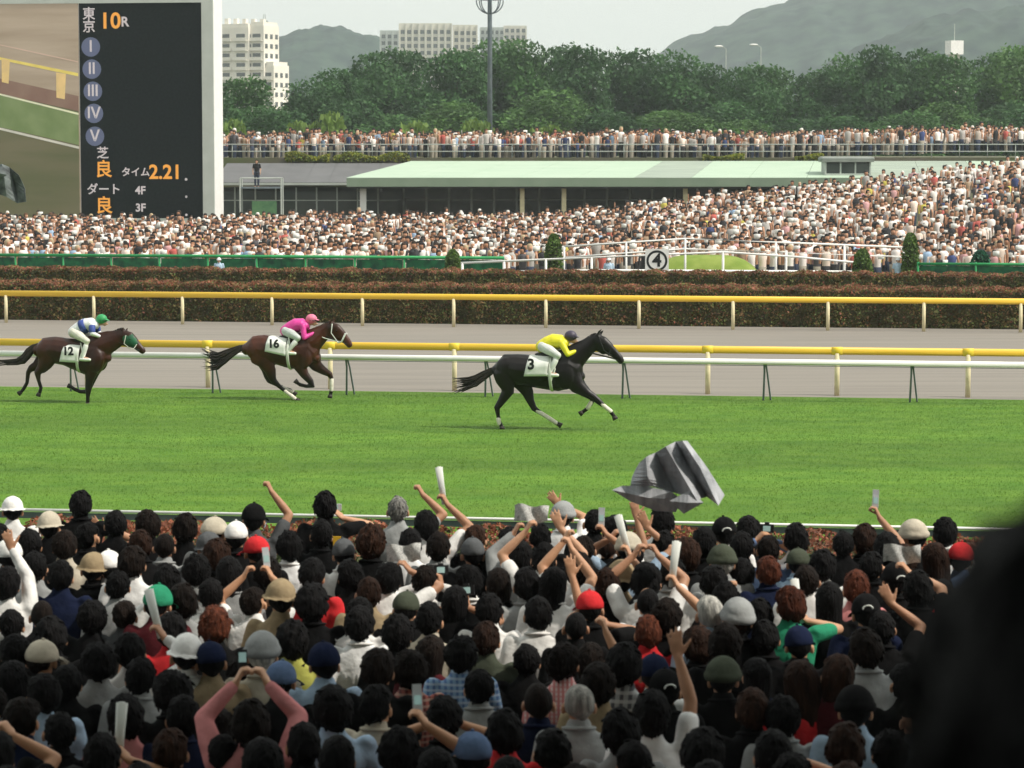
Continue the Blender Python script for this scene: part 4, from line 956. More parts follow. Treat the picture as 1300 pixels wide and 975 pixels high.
# ---- the dark brown leader (number 3): 5 picture units = 1 photo pixel
D3 = dict(sc=300., x0=640, yg=740, root=(688, 545), label='near-black racehorse in the lead, white lower legs, number 3 cloth', color=(.008, .006, .006), hw=98,
 body=[([(345, 365, 30, 40), (400, 345, 75, 62), (470, 355, 88, 78), (560, 365, 92, 84), (650, 375, 100, 84), (740, 375, 112, 82), (810, 365, 110, 76), (860, 385, 76, 60), (880, 400, 34, 34)], 0),
  ([(760, 330, 85, 66), (830, 292, 80, 54), (890, 240, 63, 38), (945, 200, 50, 25), (985, 170, 42, 22)], 0),
  ([(985, 160, 34, 26), (1020, 185, 44, 29), (1060, 215, 38, 25), (1100, 250, 27, 19), (1135, 283, 22, 18), (1145, 298, 20, 17)], 0),
  ([(1008, 205, 34, 24), (1040, 235, 24, 18)], 0),
  ([(990, 140, 9, 6), (1008, 112, 8, 6), (1022, 98, 3, 3)], -16), ([(1000, 145, 9, 6), (1018, 120, 8, 6), (1030, 106, 3, 3)], 16),
  # near hind
  ([(400, 380, 66, 38), (410, 440, 54, 34), (425, 500, 38, 26), (385, 560, 24, 18), (355, 605, 19, 14), (362, 650, 12, 10), (370, 690, 12, 10), (382, 718, 12, 11)], -32),
  # far hind
  ([(470, 400, 66, 38), (510, 450, 52, 34), (545, 510, 36, 24), (560, 560, 24, 17), (585, 610, 19, 14), (635, 645, 12, 10), (695, 680, 12, 10), (735, 705, 12, 11)], 32),
  # near fore, stretched
  ([(830, 400, 62, 34), (870, 460, 46, 28), (930, 500, 30, 22), (985, 535, 21, 17), (1015, 560, 18, 15), (1050, 590, 12, 10), (1085, 618, 13, 11), (1102, 642, 12, 11)], -34),
  # far fore, folded
  ([(830, 410, 60, 34), (880, 470, 40, 26), (935, 515, 26, 20), (965, 545, 20, 16), (950, 575, 12, 11), (925, 608, 13, 11), (902, 625, 12, 11)], 34)],
 bulk=[(420, 350, 72, 74, 42, -34), (420, 350, 72, 74, 42, 34), (800, 395, 62, 88, 34, -52), (800, 395, 62, 88, 34, 52), (858, 340, 44, 52, 30, 0), (520, 390, 90, 70, 74, 0), (1022, 205, 24, 30, 27, 0)],
 hoofs=[(384, 722, 3, 9, -32), (742, 708, 10, 6, 32), (1106, 648, 5, 9, -34), (896, 630, -9, 6, 34)],
 wraps=[([(365, 675), (371, 705)], -32, .047), ([(600, 622), (690, 677), (728, 702)], 32, .046), ([(1020, 565), (1084, 616)], -34, .047), ([(956, 560), (928, 604)], 34, .047)],
 mane=[(800, 232), (860, 205), (920, 165), (975, 130), (995, 128)], manelen=26,
 tail=[(360, 350, 6), (315, 372, 14), (260, 405, 22), (215, 435, 26), (170, 450, 26), (125, 462, 34), (70, 470, 44)], eye=(1038, 190, 29),
 cloth=((565, 268), (700, 268), (685, 392), (538, 395)), num=('3', 585, 320, 92), girth=(700, 262, 708, 495), saddle=(665, 262),
 tack=[([(1000, 130, 24), (1040, 230, 34), (1085, 262, 24)], 'dstrap', 30, .010), ([(1080, 222, 22), (1068, 262, 22)], 'dstrap', 22, .012), ([(720, 265, 60), (735, 350, 92), (712, 420, 90)], 'strap', 80, .018)])
e3, P3, s3 = horse(D3)
jockey(e3, P3, s3, dict(label='jockey in a yellow silk jacket and dark helmet on the near-black leader', hip=(650, 205), sh=(775, 182), head=(828, 152), el=(815, 255), hand=(868, 232), kn=(752, 262), an=(700, 372), bit=(1125, 290),
   silk=(.72, .66, .02), breech=(.62, .64, .62), boot='clothw', helm=(.05, .04, .07)))
# ---- number 16
D16 = dict(bay=1, sc=290., x0=640, yg=690, root=(358, 507.4), label='bay racehorse in second place with white bridle and white socks, number 16 cloth', color=(.065, .020, .009), hw=96,
 body=[([(395, 345, 38, 42), (440, 335, 76, 62), (510, 340, 90, 76), (590, 350, 86, 82), (680, 365, 94, 82), (760, 370, 104, 82), (830, 365, 100, 74), (862, 392, 66, 56), (878, 400, 28, 30)], 0),
  ([(785, 322, 85, 64), (855, 282, 77, 52), (905, 245, 61, 37), (950, 215, 48, 25), (985, 190, 40, 22)], 0),
  ([(985, 185, 34, 26), (1015, 205, 44, 29), (1050, 235, 38, 25), (1085, 268, 27, 19), (1108, 297, 23, 18), (1116, 310, 20, 17)], 0),
  ([(990, 240, 34, 24), (1025, 262, 22, 18)], 0),
  ([(980, 165, 9, 6), (990, 140, 8, 6), (996, 125, 3, 3)], -16), ([(992, 165, 9, 6), (1004, 142, 8, 6), (1012, 128, 3, 3)], 16),
  ([(470, 380, 62, 38), (510, 430, 50, 34), (530, 490, 36, 24), (535, 535, 26, 18), (545, 560, 21, 15), (595, 590, 13, 10), (650, 615, 13, 10), (690, 625, 12, 10), (712, 640, 12, 10)], 32),
  ([(480, 385, 62, 38), (535, 430, 50, 34), (570, 490, 36, 24), (580, 535, 26, 18), (592, 560, 21, 15), (640, 605, 13, 10), (690, 640, 13, 10), (722, 665, 12, 10), (742, 682, 12, 10)], -32),
  ([(800, 410, 60, 34), (780, 470, 42, 26), (810, 515, 28, 20), (850, 560, 21, 16), (866, 588, 18, 15), (820, 592, 12, 10), (775, 582, 13, 11), (760, 572, 12, 10)], -34),
  ([(850, 410, 58, 34), (880, 460, 38, 26), (930, 492, 26, 20), (970, 515, 20, 16), (982, 545, 13, 11), (981, 600, 12, 10), (978, 632, 13, 11), (974, 650, 12, 10)], 34)],
 bulk=[(470, 345, 74, 74, 42, -32), (470, 345, 74, 74, 42, 32), (805, 385, 60, 84, 34, -50), (805, 385, 60, 84, 34, 50), (862, 345, 46, 66, 36, 0), (570, 375, 80, 66, 72, 0), (1010, 228, 24, 30, 27, 0)],
 hoofs=[(716, 644, 9, 6, 32), (748, 686, 9, 6, -32), (756, 568, -8, -7, -34), (973, 655, -2, 9, 34)],
 wraps=[([(640, 610), (710, 638)], 32, .047), ([(672, 628), (738, 678)], -32, .047), ([(983, 550), (980, 622)], 34, .048)],
 mane=[(815, 222), (870, 200), (920, 180), (970, 155), (990, 150)], manelen=26,
 tail=[(398, 322, 6), (345, 340, 14), (295, 365, 22), (240, 400, 32), (190, 430, 40), (130, 425, 52), (85, 410, 62)], eye=(1030, 212, 29),
 cloth=((560, 252), (690, 262), (690, 382), (545, 352)), num=('16', 608, 300, 78), girth=(700, 262, 705, 480), saddle=(690, 258),
 tack=[([(1000, 165, 24), (995, 225, 34), (1040, 290, 26)], 'clothw', 30, .012), ([(1090, 232, 22), (1066, 285, 24), (1040, 290, 24)], 'clothw', 22, .022), ([(870, 225, 20), (950, 262, 32), (1050, 285, 24)], 'clothw', 22, .011), ([(705, 260, 60), (720, 330, 90), (770, 300, 60)], 'clothw', 80, .022)])
e16, P16, s16 = horse(D16)
jockey(e16, P16, s16, dict(label='jockey in a magenta silk jacket and pink cap on the bay second horse', hip=(680, 210), sh=(802, 172), head=(854, 142), el=(815, 258), hand=(880, 222), kn=(772, 258), an=(705, 350), bit=(1100, 300),
   silk=(.66, .045, .30), breech=(.50, .54, .52), boot='clothw', helm=(.72, .18, .30)))
# ---- number 12
D12 = dict(bay=1, sc=207., x0=320, yg=692, root=(83.7, 511), label='brown racehorse in third place with a green face mask, number 12 cloth', color=(.040, .013, .007), hw=69,
 body=[([(185, 440, 28, 30), (215, 432, 50, 44), (265, 435, 60, 54), (325, 445, 62, 58), (385, 458, 72, 58), (440, 470, 84, 58), (490, 465, 78, 52), (518, 470, 50, 40), (530, 472, 22, 24)], 0),
  ([(465, 428, 62, 46), (515, 406, 57, 37), (555, 388, 47, 27), (590, 375, 36, 18), (612, 362, 30, 16)], 0),
  ([(612, 360, 24, 19), (636, 375, 31, 21), (660, 395, 26, 18), (684, 415, 19, 14), (702, 432, 16, 13), (708, 438, 14, 12)], 0),
  ([(622, 390, 24, 17), (645, 405, 16, 13)], 0),
  ([(610, 345, 6, 4), (612, 332, 6, 4), (616, 322, 2, 2)], -11), ([(620, 348, 6, 4), (626, 335, 6, 4), (630, 326, 2, 2)], 11),
  ([(215, 460, 44, 27), (195, 495, 34, 22), (165, 520, 24, 16), (138, 530, 17, 12), (124, 550, 11, 8), (118, 600, 9, 7), (100, 630, 9, 8), (90, 642, 8, 7)], 23),
  ([(240, 465, 46, 27), (225, 505, 34, 22), (205, 530, 23, 15), (186, 548, 16, 12), (192, 585, 9, 8), (203, 620, 9, 7), (197, 640, 9, 8)], -23),
  ([(470, 490, 44, 24), (455, 540, 30, 19), (446, 585, 18, 14), (441, 625, 15, 12), (438, 660, 9, 8), (437, 685, 9, 8)], -24),
  ([(465, 500, 42, 24), (450, 550, 28, 18), (430, 610, 18, 13), (424, 640, 13, 11), (385, 640, 9, 7), (355, 628, 9, 8), (345, 620, 8, 7)], 24)],
 bulk=[(230, 440, 50, 52, 30, -23), (230, 440, 50, 52, 30, 23), (480, 480, 44, 62, 25, -36), (480, 480, 44, 62, 25, 36), (522, 440, 32, 46, 26, 0), (310, 460, 60, 48, 52, 0), (632, 385, 17, 21, 19, 0)],
 hoofs=[(86, 646, -8, 6, 23), (193, 646, -3, 8, -23), (436, 690, 0, 9, -24), (338, 617, -9, -4, 24)],
 wraps=[],
 mane=[(480, 368), (520, 362), (560, 348), (600, 332), (618, 330)], manelen=20,
 tail=[(192, 412, 5), (160, 430, 12), (135, 455, 18), (112, 482, 16), (80, 496, 10), (30, 500, 10), (-20, 503, 12)], eye=(650, 380, 21),
 cloth=((335, 395), (412, 398), (405, 492), (312, 488)), num=('12', 358, 438, 54), girth=(404, 395, 396, 545), saddle=(400, 392),
 tack=[([(630, 362, 20), (622, 400, 26), (650, 425, 22), (668, 425, 18), (682, 405, 16)], 'strap', 24, .010), ([(412, 400, 45), (425, 440, 65), (405, 485, 62)], 'strap', 60, .016)])
e12, P12, s12 = horse(D12)
g = G(); g.tube([P12(626, 372), P12(640, 380), P12(660, 396), P12(672, 405)], [22 / 207, 24.5 / 207, 21.5 / 207, 18.5 / 207], [29 / 207, 34.5 / 207, 29.5 / 207, 24 / 207], lat=(0, 1, 0), n=16)
g.obj('face_mask', mat('mask_green', (.01, .07, .035), .6, (.015, .11, .05), 8), e12, smooth=True)
jockey(e12, P12, s12, dict(label='jockey in a white and blue jacket with green cap on the third horse', hip=(372, 345), sh=(466, 308), head=(507, 292), el=(472, 352), hand=(508, 372), kn=(446, 388), an=(425, 468), bit=(698, 432),
   silk=(.72, .73, .74), breech=(.68, .66, .58), boot='clothw', helm=(.03, .30, .10), band=('blue', (.04, .07, .28))))
# ------------------------------------------------------------------ spectators in front
HC = dict(k=(.0042, .004, .0044), d=(.0075, .005, .004), b=(.020, .0095, .006), r=(.058, .018, .010), g=(.20, .20, .19), s=(.40, .40, .38), t=(.26, .17, .09))
HN = dict(k='black-haired', d='dark-haired', b='brown-haired', r='reddish-haired', g='grey-haired', s='silver-haired', t='fair-haired')
CC = dict(W=((.80, .79, .77), 'white'), C=((.50, .45, .36), 'cream'), G=((.30, .31, .31), 'grey'), g=((.09, .095, .10), 'dark grey'), B=((.007, .007, .0075), 'black'), N=((.010, .015, .040), 'navy'), L=((.36, .48, .62), 'light blue'),
          R=((.55, .03, .035), 'red'), P=((.60, .24, .24), 'pink'), Y=((.42, .42, .10), 'yellow-green'), T=((.30, .23, .14), 'tan'), E=((.03, .26, .14), 'green'), O=((.06, .07, .05), 'olive'), D=((.10, .15, .26), 'denim blue'), M=((.07, .012, .016), 'maroon'))
HEADC = V((0, .0, 1.635))
def ik(S, W, side, l1=.285, l2=.255):
    d = W - S; L = d.length
    if L > l1 + l2 - .012: W = S + d * ((l1 + l2 - .012) / L); d = W - S; L = d.length
    a = (l1 * l1 - l2 * l2 + L * L) / (2 * L); h = math.sqrt(max(l1 * l1 - a * a, 0)); dn = d.normalized()
    bend = V((side * 1.0, .1, -.35)); bend = (bend - dn * bend.dot(dn)).normalized()
    return S + dn * a + bend * h, W
def hand(g, w, d, nrm, side, kind):
    d = d.normalized(); n = (nrm - d * nrm.dot(d)).normalized(); s = d.cross(n).normalized() * side
    g.tube([w - d * .01, w + d * .03, w + d * .085], [.027, .038, .041], [.020, .015, .013], lat=tuple(s), n=10)
    curl = dict(f=1.35, g=1.0, o=.12)[kind]; sp = dict(f=.0, g=.02, o=.10)[kind]
    for k in range(4):
        p = w + d * (.086 - .004 * abs(k - 1.3)) + s * (k - 1.5) * .0205; l = (.072, .080, .074, .058)[k]; an = .15 if kind != 'o' else .05; P = [p]
        for q in range(3):
            an += curl * (1.0, 1.1, .8)[q] * (.65 if q == 0 else 1); v = d * math.cos(an) + n * math.sin(an) + s * (k - 1.5) * sp; p = p + v.normalized() * l * (.44, .32, .24)[q]; P.append(p)
        g.tube(P, [.0105, .0098, .009, .008], n=6)
    p = w + d * .025 - s * .032; P = [p]
    for q in range(2):
        v = (d * (.75 if kind == 'o' else .62) - s * (.7 if kind == 'o' else .25 - q * .5) + n * (.15 if kind == 'o' else .55)).normalized(); p = p + v * (.042, .034)[q]; P.append(p)
    g.tube(P, [.014, .012, .010], n=6)
POSE = {}
def arm(side, spec):
    """spec: a named pose or (dx, dz, kind): where the hand is, measured from the head centre"""
    S_ = V((side * .185, -.01, 1.445))
    if isinstance(spec, tuple):
        dx, dz, kind = spec; W = V((dx, .14 if abs(dx) > .12 else .22, 1.635 + dz)) - V((0, 0, .06)); E, W = ik(S_, W, side); return S_, E, W, (W - E).normalized() * .7 + V((0, 0, .5)), kind
    if spec == 'down': return S_, V((side * .25, -.05, 1.15)), V((side * .24, .08, .91)), V((0, .25, -1)), 'g'
    if spec == 'front': return S_, V((side * .25, .02, 1.16)), V((side * .12, .25, 1.22)), V((-side * .3, .9, .2)), 'g'
    if spec == 'cam': E, W = ik(S_, V((side * .085, .25, 1.57)), side); return S_, E, W, V((-side * .15, .2, 1)), 'g'
def person_meshes(key, L, Rr, vox=.0095):
    if key in POSE: return POSE[key]
    def build(k_, sl=None, skin=True):
        g = G(); T_ = [((0, 0, .93), .155, .105), ((0, .01, 1.05), .145, .10), ((0, 0, 1.20), .165, .11), ((0, -.01, 1.35), .188, .118), ((0, -.015, 1.44), .172, .09), ((0, -.015, 1.49), .105, .075), ((0, -.005, 1.525), .068, .062)]
        g.tube([q[0] for q in T_], [q[1] * k_ for q in T_], [q[2] * k_ for q in T_], n=20)
        for s_, sp in ((-1, L), (1, Rr)):
            S_, E, W, hd_, kind = arm(s_, sp); g.ell(S_, (.058 * k_, .06 * k_, .058 * k_))
            if skin:
                g.tube([S_, (S_ + E) / 2, E], [.05, .045, .038], n=10); g.tube([E, E + (W - E) * .35, W], [.038, .038, .025], n=10)
                nrm = V((-s_, .3, 0)) if kind != 'o' else V((0, 1, 0)); hand(g, W, hd_, nrm, s_, kind)
            else:
                E2 = S_ + (E - S_) * (.62 if sl == 's' else 1.0); g.tube([S_, (S_ + E2) / 2, E2], [.066, .064, .062 if sl == 's' else .052], n=12)
                if sl == 'l': g.tube([E, E + (W - E) * .9], [.052, .038], n=12)
        return g
    g = build(.93); g.tube([(0, -.005, 1.42), (0, .005, 1.56)], [.062, .056], n=12); c = HEADC
    g.ell(c + V((0, .01, .02)), (.076, .095, .105), nu=16, nv=12); g.ell(c + V((0, .045, -.055)), (.058, .055, .06)); g.ell(c + V((0, .085, -.092)), (.026, .02, .018))
    g.tube([c + V((0, .10, .02)), c + V((0, .118, -.022))], [.010, .017], n=8); g.tube([c + V((-.022, .098, -.06)), c + V((.022, .098, -.06))], [.008, .008], n=6)
    for s_ in (-1, 1):
        g.ell(c + V((s_ * .089, -.002, -.012)), (.014, .022, .034)); g.ell(c + V((s_ * .03, .094, .02)), (.02, .012, .008)); g.ell(c + V((s_ * .03, .088, .002)), (.014, .012, .009))
        g.tube([(s_ * .095, 0, .93), (s_ * .10, .01, .5), (s_ * .10, -.01, .09)], [.085, .06, .04], n=10); g.tube([(s_ * .10, -.03, .045), (s_ * .11, .14, .035)], [.042, .04], [.04, .028], n=8)
    out = {'body': fuse(g, 'body', M['skin'], vox, 2, .42)}
    out['args'] = (build,); POSE[key] = out; return out
def shirt_mesh(key, L, Rr, sl, kind='cloth'):
    k2 = (key, sl, kind)
    if k2 in POSE: return POSE[k2]
    build = POSE[key]['args'][0]; g = build(1.07, sl, False)
    g.tube([(0, 0, .86), (0, 0, .95)], [.175, .17], [.13, .12], n=20)
    me = fuse(g, 'shirt', M[kind], .016, 2, .55)
    for v in me.vertices:
        q = v.co; v.co += V((1, 1, .3)) * 0 + V(q.normalized()) * 0 + V((0, 1, 0)) * (.012 * noise.noise(q * 8) + .009 * math.sin(q.z * 30 + q.x * 14 + 8 * noise.noise(q * 3)) * (1 if q.z < 1.35 else .45))
    POSE[k2] = me; return me
g = G()
for s_ in (-1, 1):
    g.tube([(s_ * .09, 0, .90), (s_ * .10, .015, .5), (s_ * .10, 0, .06)], [.105, .078, .062], n=12)
g.tube([(0, 0, .84), (0, 0, .97)], [.17, .165], [.125, .12], n=18)
TROU = fuse(g, 'trousers', M['denim'], .018, 2, .4)
def ico(sub):
    bm = bmesh.new(); bmesh.ops.create_icosphere(bm, subdivisions=sub, radius=1); bm.verts.ensure_lookup_table()
    v = [tuple(q.co) for q in bm.verts]; f = [tuple(q.index for q in fc.verts) for fc in bm.faces]; bm.free(); return v, f
IV, IF = ico(4)
def hair_mesh(kind, seed):
    vs = []; o = V((seed * 7.3, seed * 3.1, seed * 1.7)); rx, ry, rz = dict(short=(.099, .118, .130), thick=(.108, .126, .142), bob=(.110, .126, .140), long=(.109, .124, .138), buzz=(.088, .106, .118), curly=(.118, .132, .147))[kind]
    rough = dict(short=.014, thick=.016, bob=.010, long=.011, buzz=.003, curly=.020)[kind]
    for q in IV:
        d = V(q); x, y, z = d.x * rx, d.y * ry, d.z * rz
        az = math.atan2(d.x, -d.y)
        n1 = noise.noise(d * 3.0 + o); n2 = noise.noise(V((az * 7, d.z * 2.2, seed * 2.0))); n3 = noise.noise(d * 9 + o)
        k = 1 + (n1 * rough * 5 + n2 * rough * 4.5 + (n3 * rough * 5 if kind == 'curly' else n3 * rough * 2.2))
        if kind in ('bob', 'long') and d.z < .1 and d.y < .35:
            ext = (.1 - d.z) * (.085 if kind == 'bob' else .26); z -= ext; f_ = min(1, ext / .12); y = y * (1 - .35 * f_) - .02 * f_; x *= 1 + (.10 if kind == 'bob' else -.02) * f_ + .12 * n2 * f_
            if kind == 'bob' and d.z < -.75: z += .02
        elif kind in ('short', 'thick', 'buzz', 'curly') and d.z < -.35 and d.y < .3:
            m = min(1, (-.35 - d.z) / .45); x *= 1 - .40 * m; y = y * (1 - .12 * m) ; z += .004 * m
        if kind == 'short' and d.z > .75: k += .06 * noise.noise(V((d.x * 12, d.y * 12, seed)))
        p = V((x, y - .008, z + .018)) * k
        if d.y > .18 and d.z < .42:                    # open face
            m = min(1, (d.y - .18) / .22) * min(1, (.42 - d.z) / .2); p = p * (1 - .42 * m)
        vs.append(tuple(p + HEADC))
    fcs = list(IF)
    if kind != 'buzz':
        rq = random.Random(seed * 31 + 7); gg = G()
        for _ in range(90):
            i = rq.randrange(len(IV)); d = V(IV[i])
            if (d.y > .15 and d.z < .45) or d.z < -.75: continue
            p = V(vs[i]); t_ = V((d.x * .2 + rq.gauss(0, .25), d.y * .2 + rq.gauss(0, .2), -1 if d.z < .75 else -.3)); t_ = (t_ - d * t_.dot(d) * .8).normalized(); l = rq.uniform(.018, .042)
            gg.tube([p - d * .010, p + t_ * l * .5 - d * .001, p + t_ * l + d * rq.uniform(-.006, .006)], [.011, .008, .0015], n=4, flat=True)
        o_ = len(vs); vs += gg.v; fcs += [tuple(k_ + o_ for k_ in f) for f in gg.f]
    me = bpy.data.meshes.new('hair'); me.from_pydata(vs, [], fcs); me.polygons.foreach_set('use_smooth', [True] * len(me.polygons)); me.materials.append(M['hair']); me.update(); return me
HAIR = {k: [hair_mesh(k, s_ + i * 5 + 1) for s_ in range(3)] for i, k in enumerate(('short', 'thick', 'bob', 'long', 'buzz', 'curly'))}
def cap_mesh(kind):
    g = G()
    vs = []
    for q in IV:
        d = V(q)
        if kind == 'cap':
            r_ = V((.104, .119, .126)) * (1.01 + .035 * abs(noise.noise(d * 3.5)) + .015 * abs(noise.noise(d * 9))); p = V((d.x * r_.x, d.y * r_.y - .002, max(d.z, .02) * r_.z + .028)); seam = abs(math.sin(math.atan2(d.x, d.y) * 3)); p *= 1 - (.012 if seam < .12 and d.z > .1 else 0)
            if d.z < .02: p = V((d.x * r_.x * .97, d.y * r_.y * .97, .022 + d.z * .01))
        elif kind == 'beanie':
            r_ = V((.118, .130, .140)); rib = .02 * math.sin(math.atan2(d.x, d.y) * 26) if d.z > 0 else 0; zz = d.z if d.z > -.12 else -.12 + (d.z + .12) * .1
            k = 1 + rib + .03 * noise.noise(d * 5); p = V((d.x * r_.x * k, d.y * r_.y * k, zz * r_.z + .03))
            if -.12 < d.z < .15: p.x *= 1.06; p.y *= 1.06
        else:      # sun hat with a soft brim
            r_ = V((.106, .118, .122)) * (1.02 + .05 * abs(noise.noise(d * 3))); p = V((d.x * r_.x, d.y * r_.y, max(d.z, 0) * r_.z + .035))
            if d.z < 0: w = 1 + min(1, -d.z * 2.2) * .24 if d.z > -.5 else 1.24 - min(1, (-.5 - d.z) * 2) * .35; p = V((d.x / max(.2, math.hypot(d.x, d.y)) * r_.x * w, d.y / max(.2, math.hypot(d.x, d.y)) * r_.y * w, .035 - .045 * (w - 1) + .012 * noise.noise(d * 3)))
        vs.append(tuple(p + HEADC))
    g.v = vs; 
    for f in IF: g.face(f)
    if kind == 'cap':
        b = len(g.v); n = 11; top = []; 
        for j in range(n):
            a = math.radians(-62 + 124 * j / (n - 1)); 
            for rr_, dz in ((.98, 0), (1.32, -.012), (1.62 if abs(j - 5) < 5 else 1.3, -.035)): g.v.append(tuple(HEADC + V((.112 * rr_ * math.sin(a) * (1 if rr_ < 1.2 else .88), .124 * rr_ * math.cos(a), .03 + dz))))
        for j in range(n - 1):
            for i in range(2): q = b + j * 3 + i; g.face((q, q + 3, q + 4, q + 1)); g.face((q + 1, q + 4, q + 3, q))
        g.ell(HEADC + V((0, 0, .162)), (.012, .012, .006))
    return g.mesh(kind, M['cloth'])
CAPS = {k: cap_mesh(k) for k in ('cap', 'beanie', 'hat')}
gq = G(); gq.tube([HEADC + V((.035 * math.sin(a), -.117 - .0 * a, .052 + .022 * math.cos(a))) for a in np.linspace(-1.5, 1.5, 9)], .006, n=5); STRAP = gq.mesh('cap_strap', M['clothw'])
M['blueplaid'] = plaid('blue_plaid', (.20, .34, .52), (.08, .16, .34), (.45, .55, .66), 26)
M['greyplaid'] = plaid('grey_plaid', (.30, .31, .31), (.07, .07, .08), (.5, .5, .5), 20)
M['redplaid'] = plaid('red_plaid', (.34, .10, .08), (.12, .03, .03), (.45, .32, .25), 26)
M['pinkstripe'] = plaid('pink_stripe', (.62, .22, .22), (.72, .58, .56), (.62, .22, .22), 34)
SPEC = {'1': ('blueplaid', 'blue plaid'), '2': ('greyplaid', 'grey plaid'), '3': ('redplaid', 'red plaid'), '4': ('pinkstripe', 'pink striped')}

def held_mesh(kind):
    g = G()
    if kind == 'roll':
        g.tube([(0, 0, -.08), (0, 0, .08), (.004, 0, .24)], [.022, .026, .032], [.012, .014, .018], n=12, flat=True); g.tube([(0, .004, -.07), (.003, .004, .246)], [.012, .017], [.006, .009], n=8, flat=True)
        return g.mesh('rolled_newspaper', M['clothw'])
    if kind == 'phone':
        g.box((0, 0, .045), (.05, .014, .10)); g.box((0, .004, .12), (.05, .010, .05)); g.m = 1; g.box((0, -.0085, .058), (.038, .002, .05)); return g.mesh('phone', [M['plastic'], M['screen']], False)
    if kind == 'bphone':
        g.box((0, 0, .05), (.052, .014, .11)); g.m = 1; g.box((0, -.0085, .062), (.042, .002, .055)); return g.mesh('phone', [M['blackplastic'], M['screen']], False)
    if kind == 'camera':
        g.box((0, 0, .04), (.115, .04, .07)); g.box((0, .005, .082), (.04, .04, .02)); g.tube([(0, .02, .04), (0, .07, .04)], [.032, .03], n=14, flat=True); g.m = 1; g.box((0, -.0215, .04), (.06, .002, .045)); return g.mesh('camera', [M['blackplastic'], M['screen']], False)
    if kind == 'scamera':
        g.box((0, 0, .035), (.095, .028, .058)); g.tube([(.0, .012, .035), (.0, .03, .035)], [.024, .022], n=12, flat=True); g.m = 1; g.box((-.01, -.0155, .035), (.055, .002, .042)); return g.mesh('camera', [M['plastic'], M['screen']], False)
    n = 9
    for j in range(6):
        for i in range(n): g.v.append(((i / (n - 1) - .5) * .27, .03 * math.sin(i * 1.3 + j * .6) + .02 * abs(i - 4) / 4, j / 5 * .13 + .01 * math.sin(i)))
    for j in range(5):
        for i in range(n - 1): q = j * n + i; g.face((q, q + 1, q + n + 1, q + n))
    return g.mesh('newspaper', M['paper'])
gq = G(); gq.tube([(.078 * math.cos(a), -.01 + .072 * math.sin(a), 1.515 + .012 * math.sin(a) * -1) for a in np.linspace(-math.pi * 1.32, math.pi * .32, 18)], [.012] * 18, [.024] * 18, lat=(0, 0, 1), n=6); COLLAR = gq.mesh('collar', M['cloth'])
HELD = {k: held_mesh(k) for k in ('roll', 'phone', 'bphone', 'camera', 'scamera', 'sheet')}
HELDN = dict(roll=('newspaper', 'rolled white newspaper'), phone=('phone', 'silver folding phone'), bphone=('phone', 'black phone'), camera=('camera', 'black camera'), scamera=('camera', 'small silver camera'), sheet=('newspaper', 'opened newspaper sheet'))

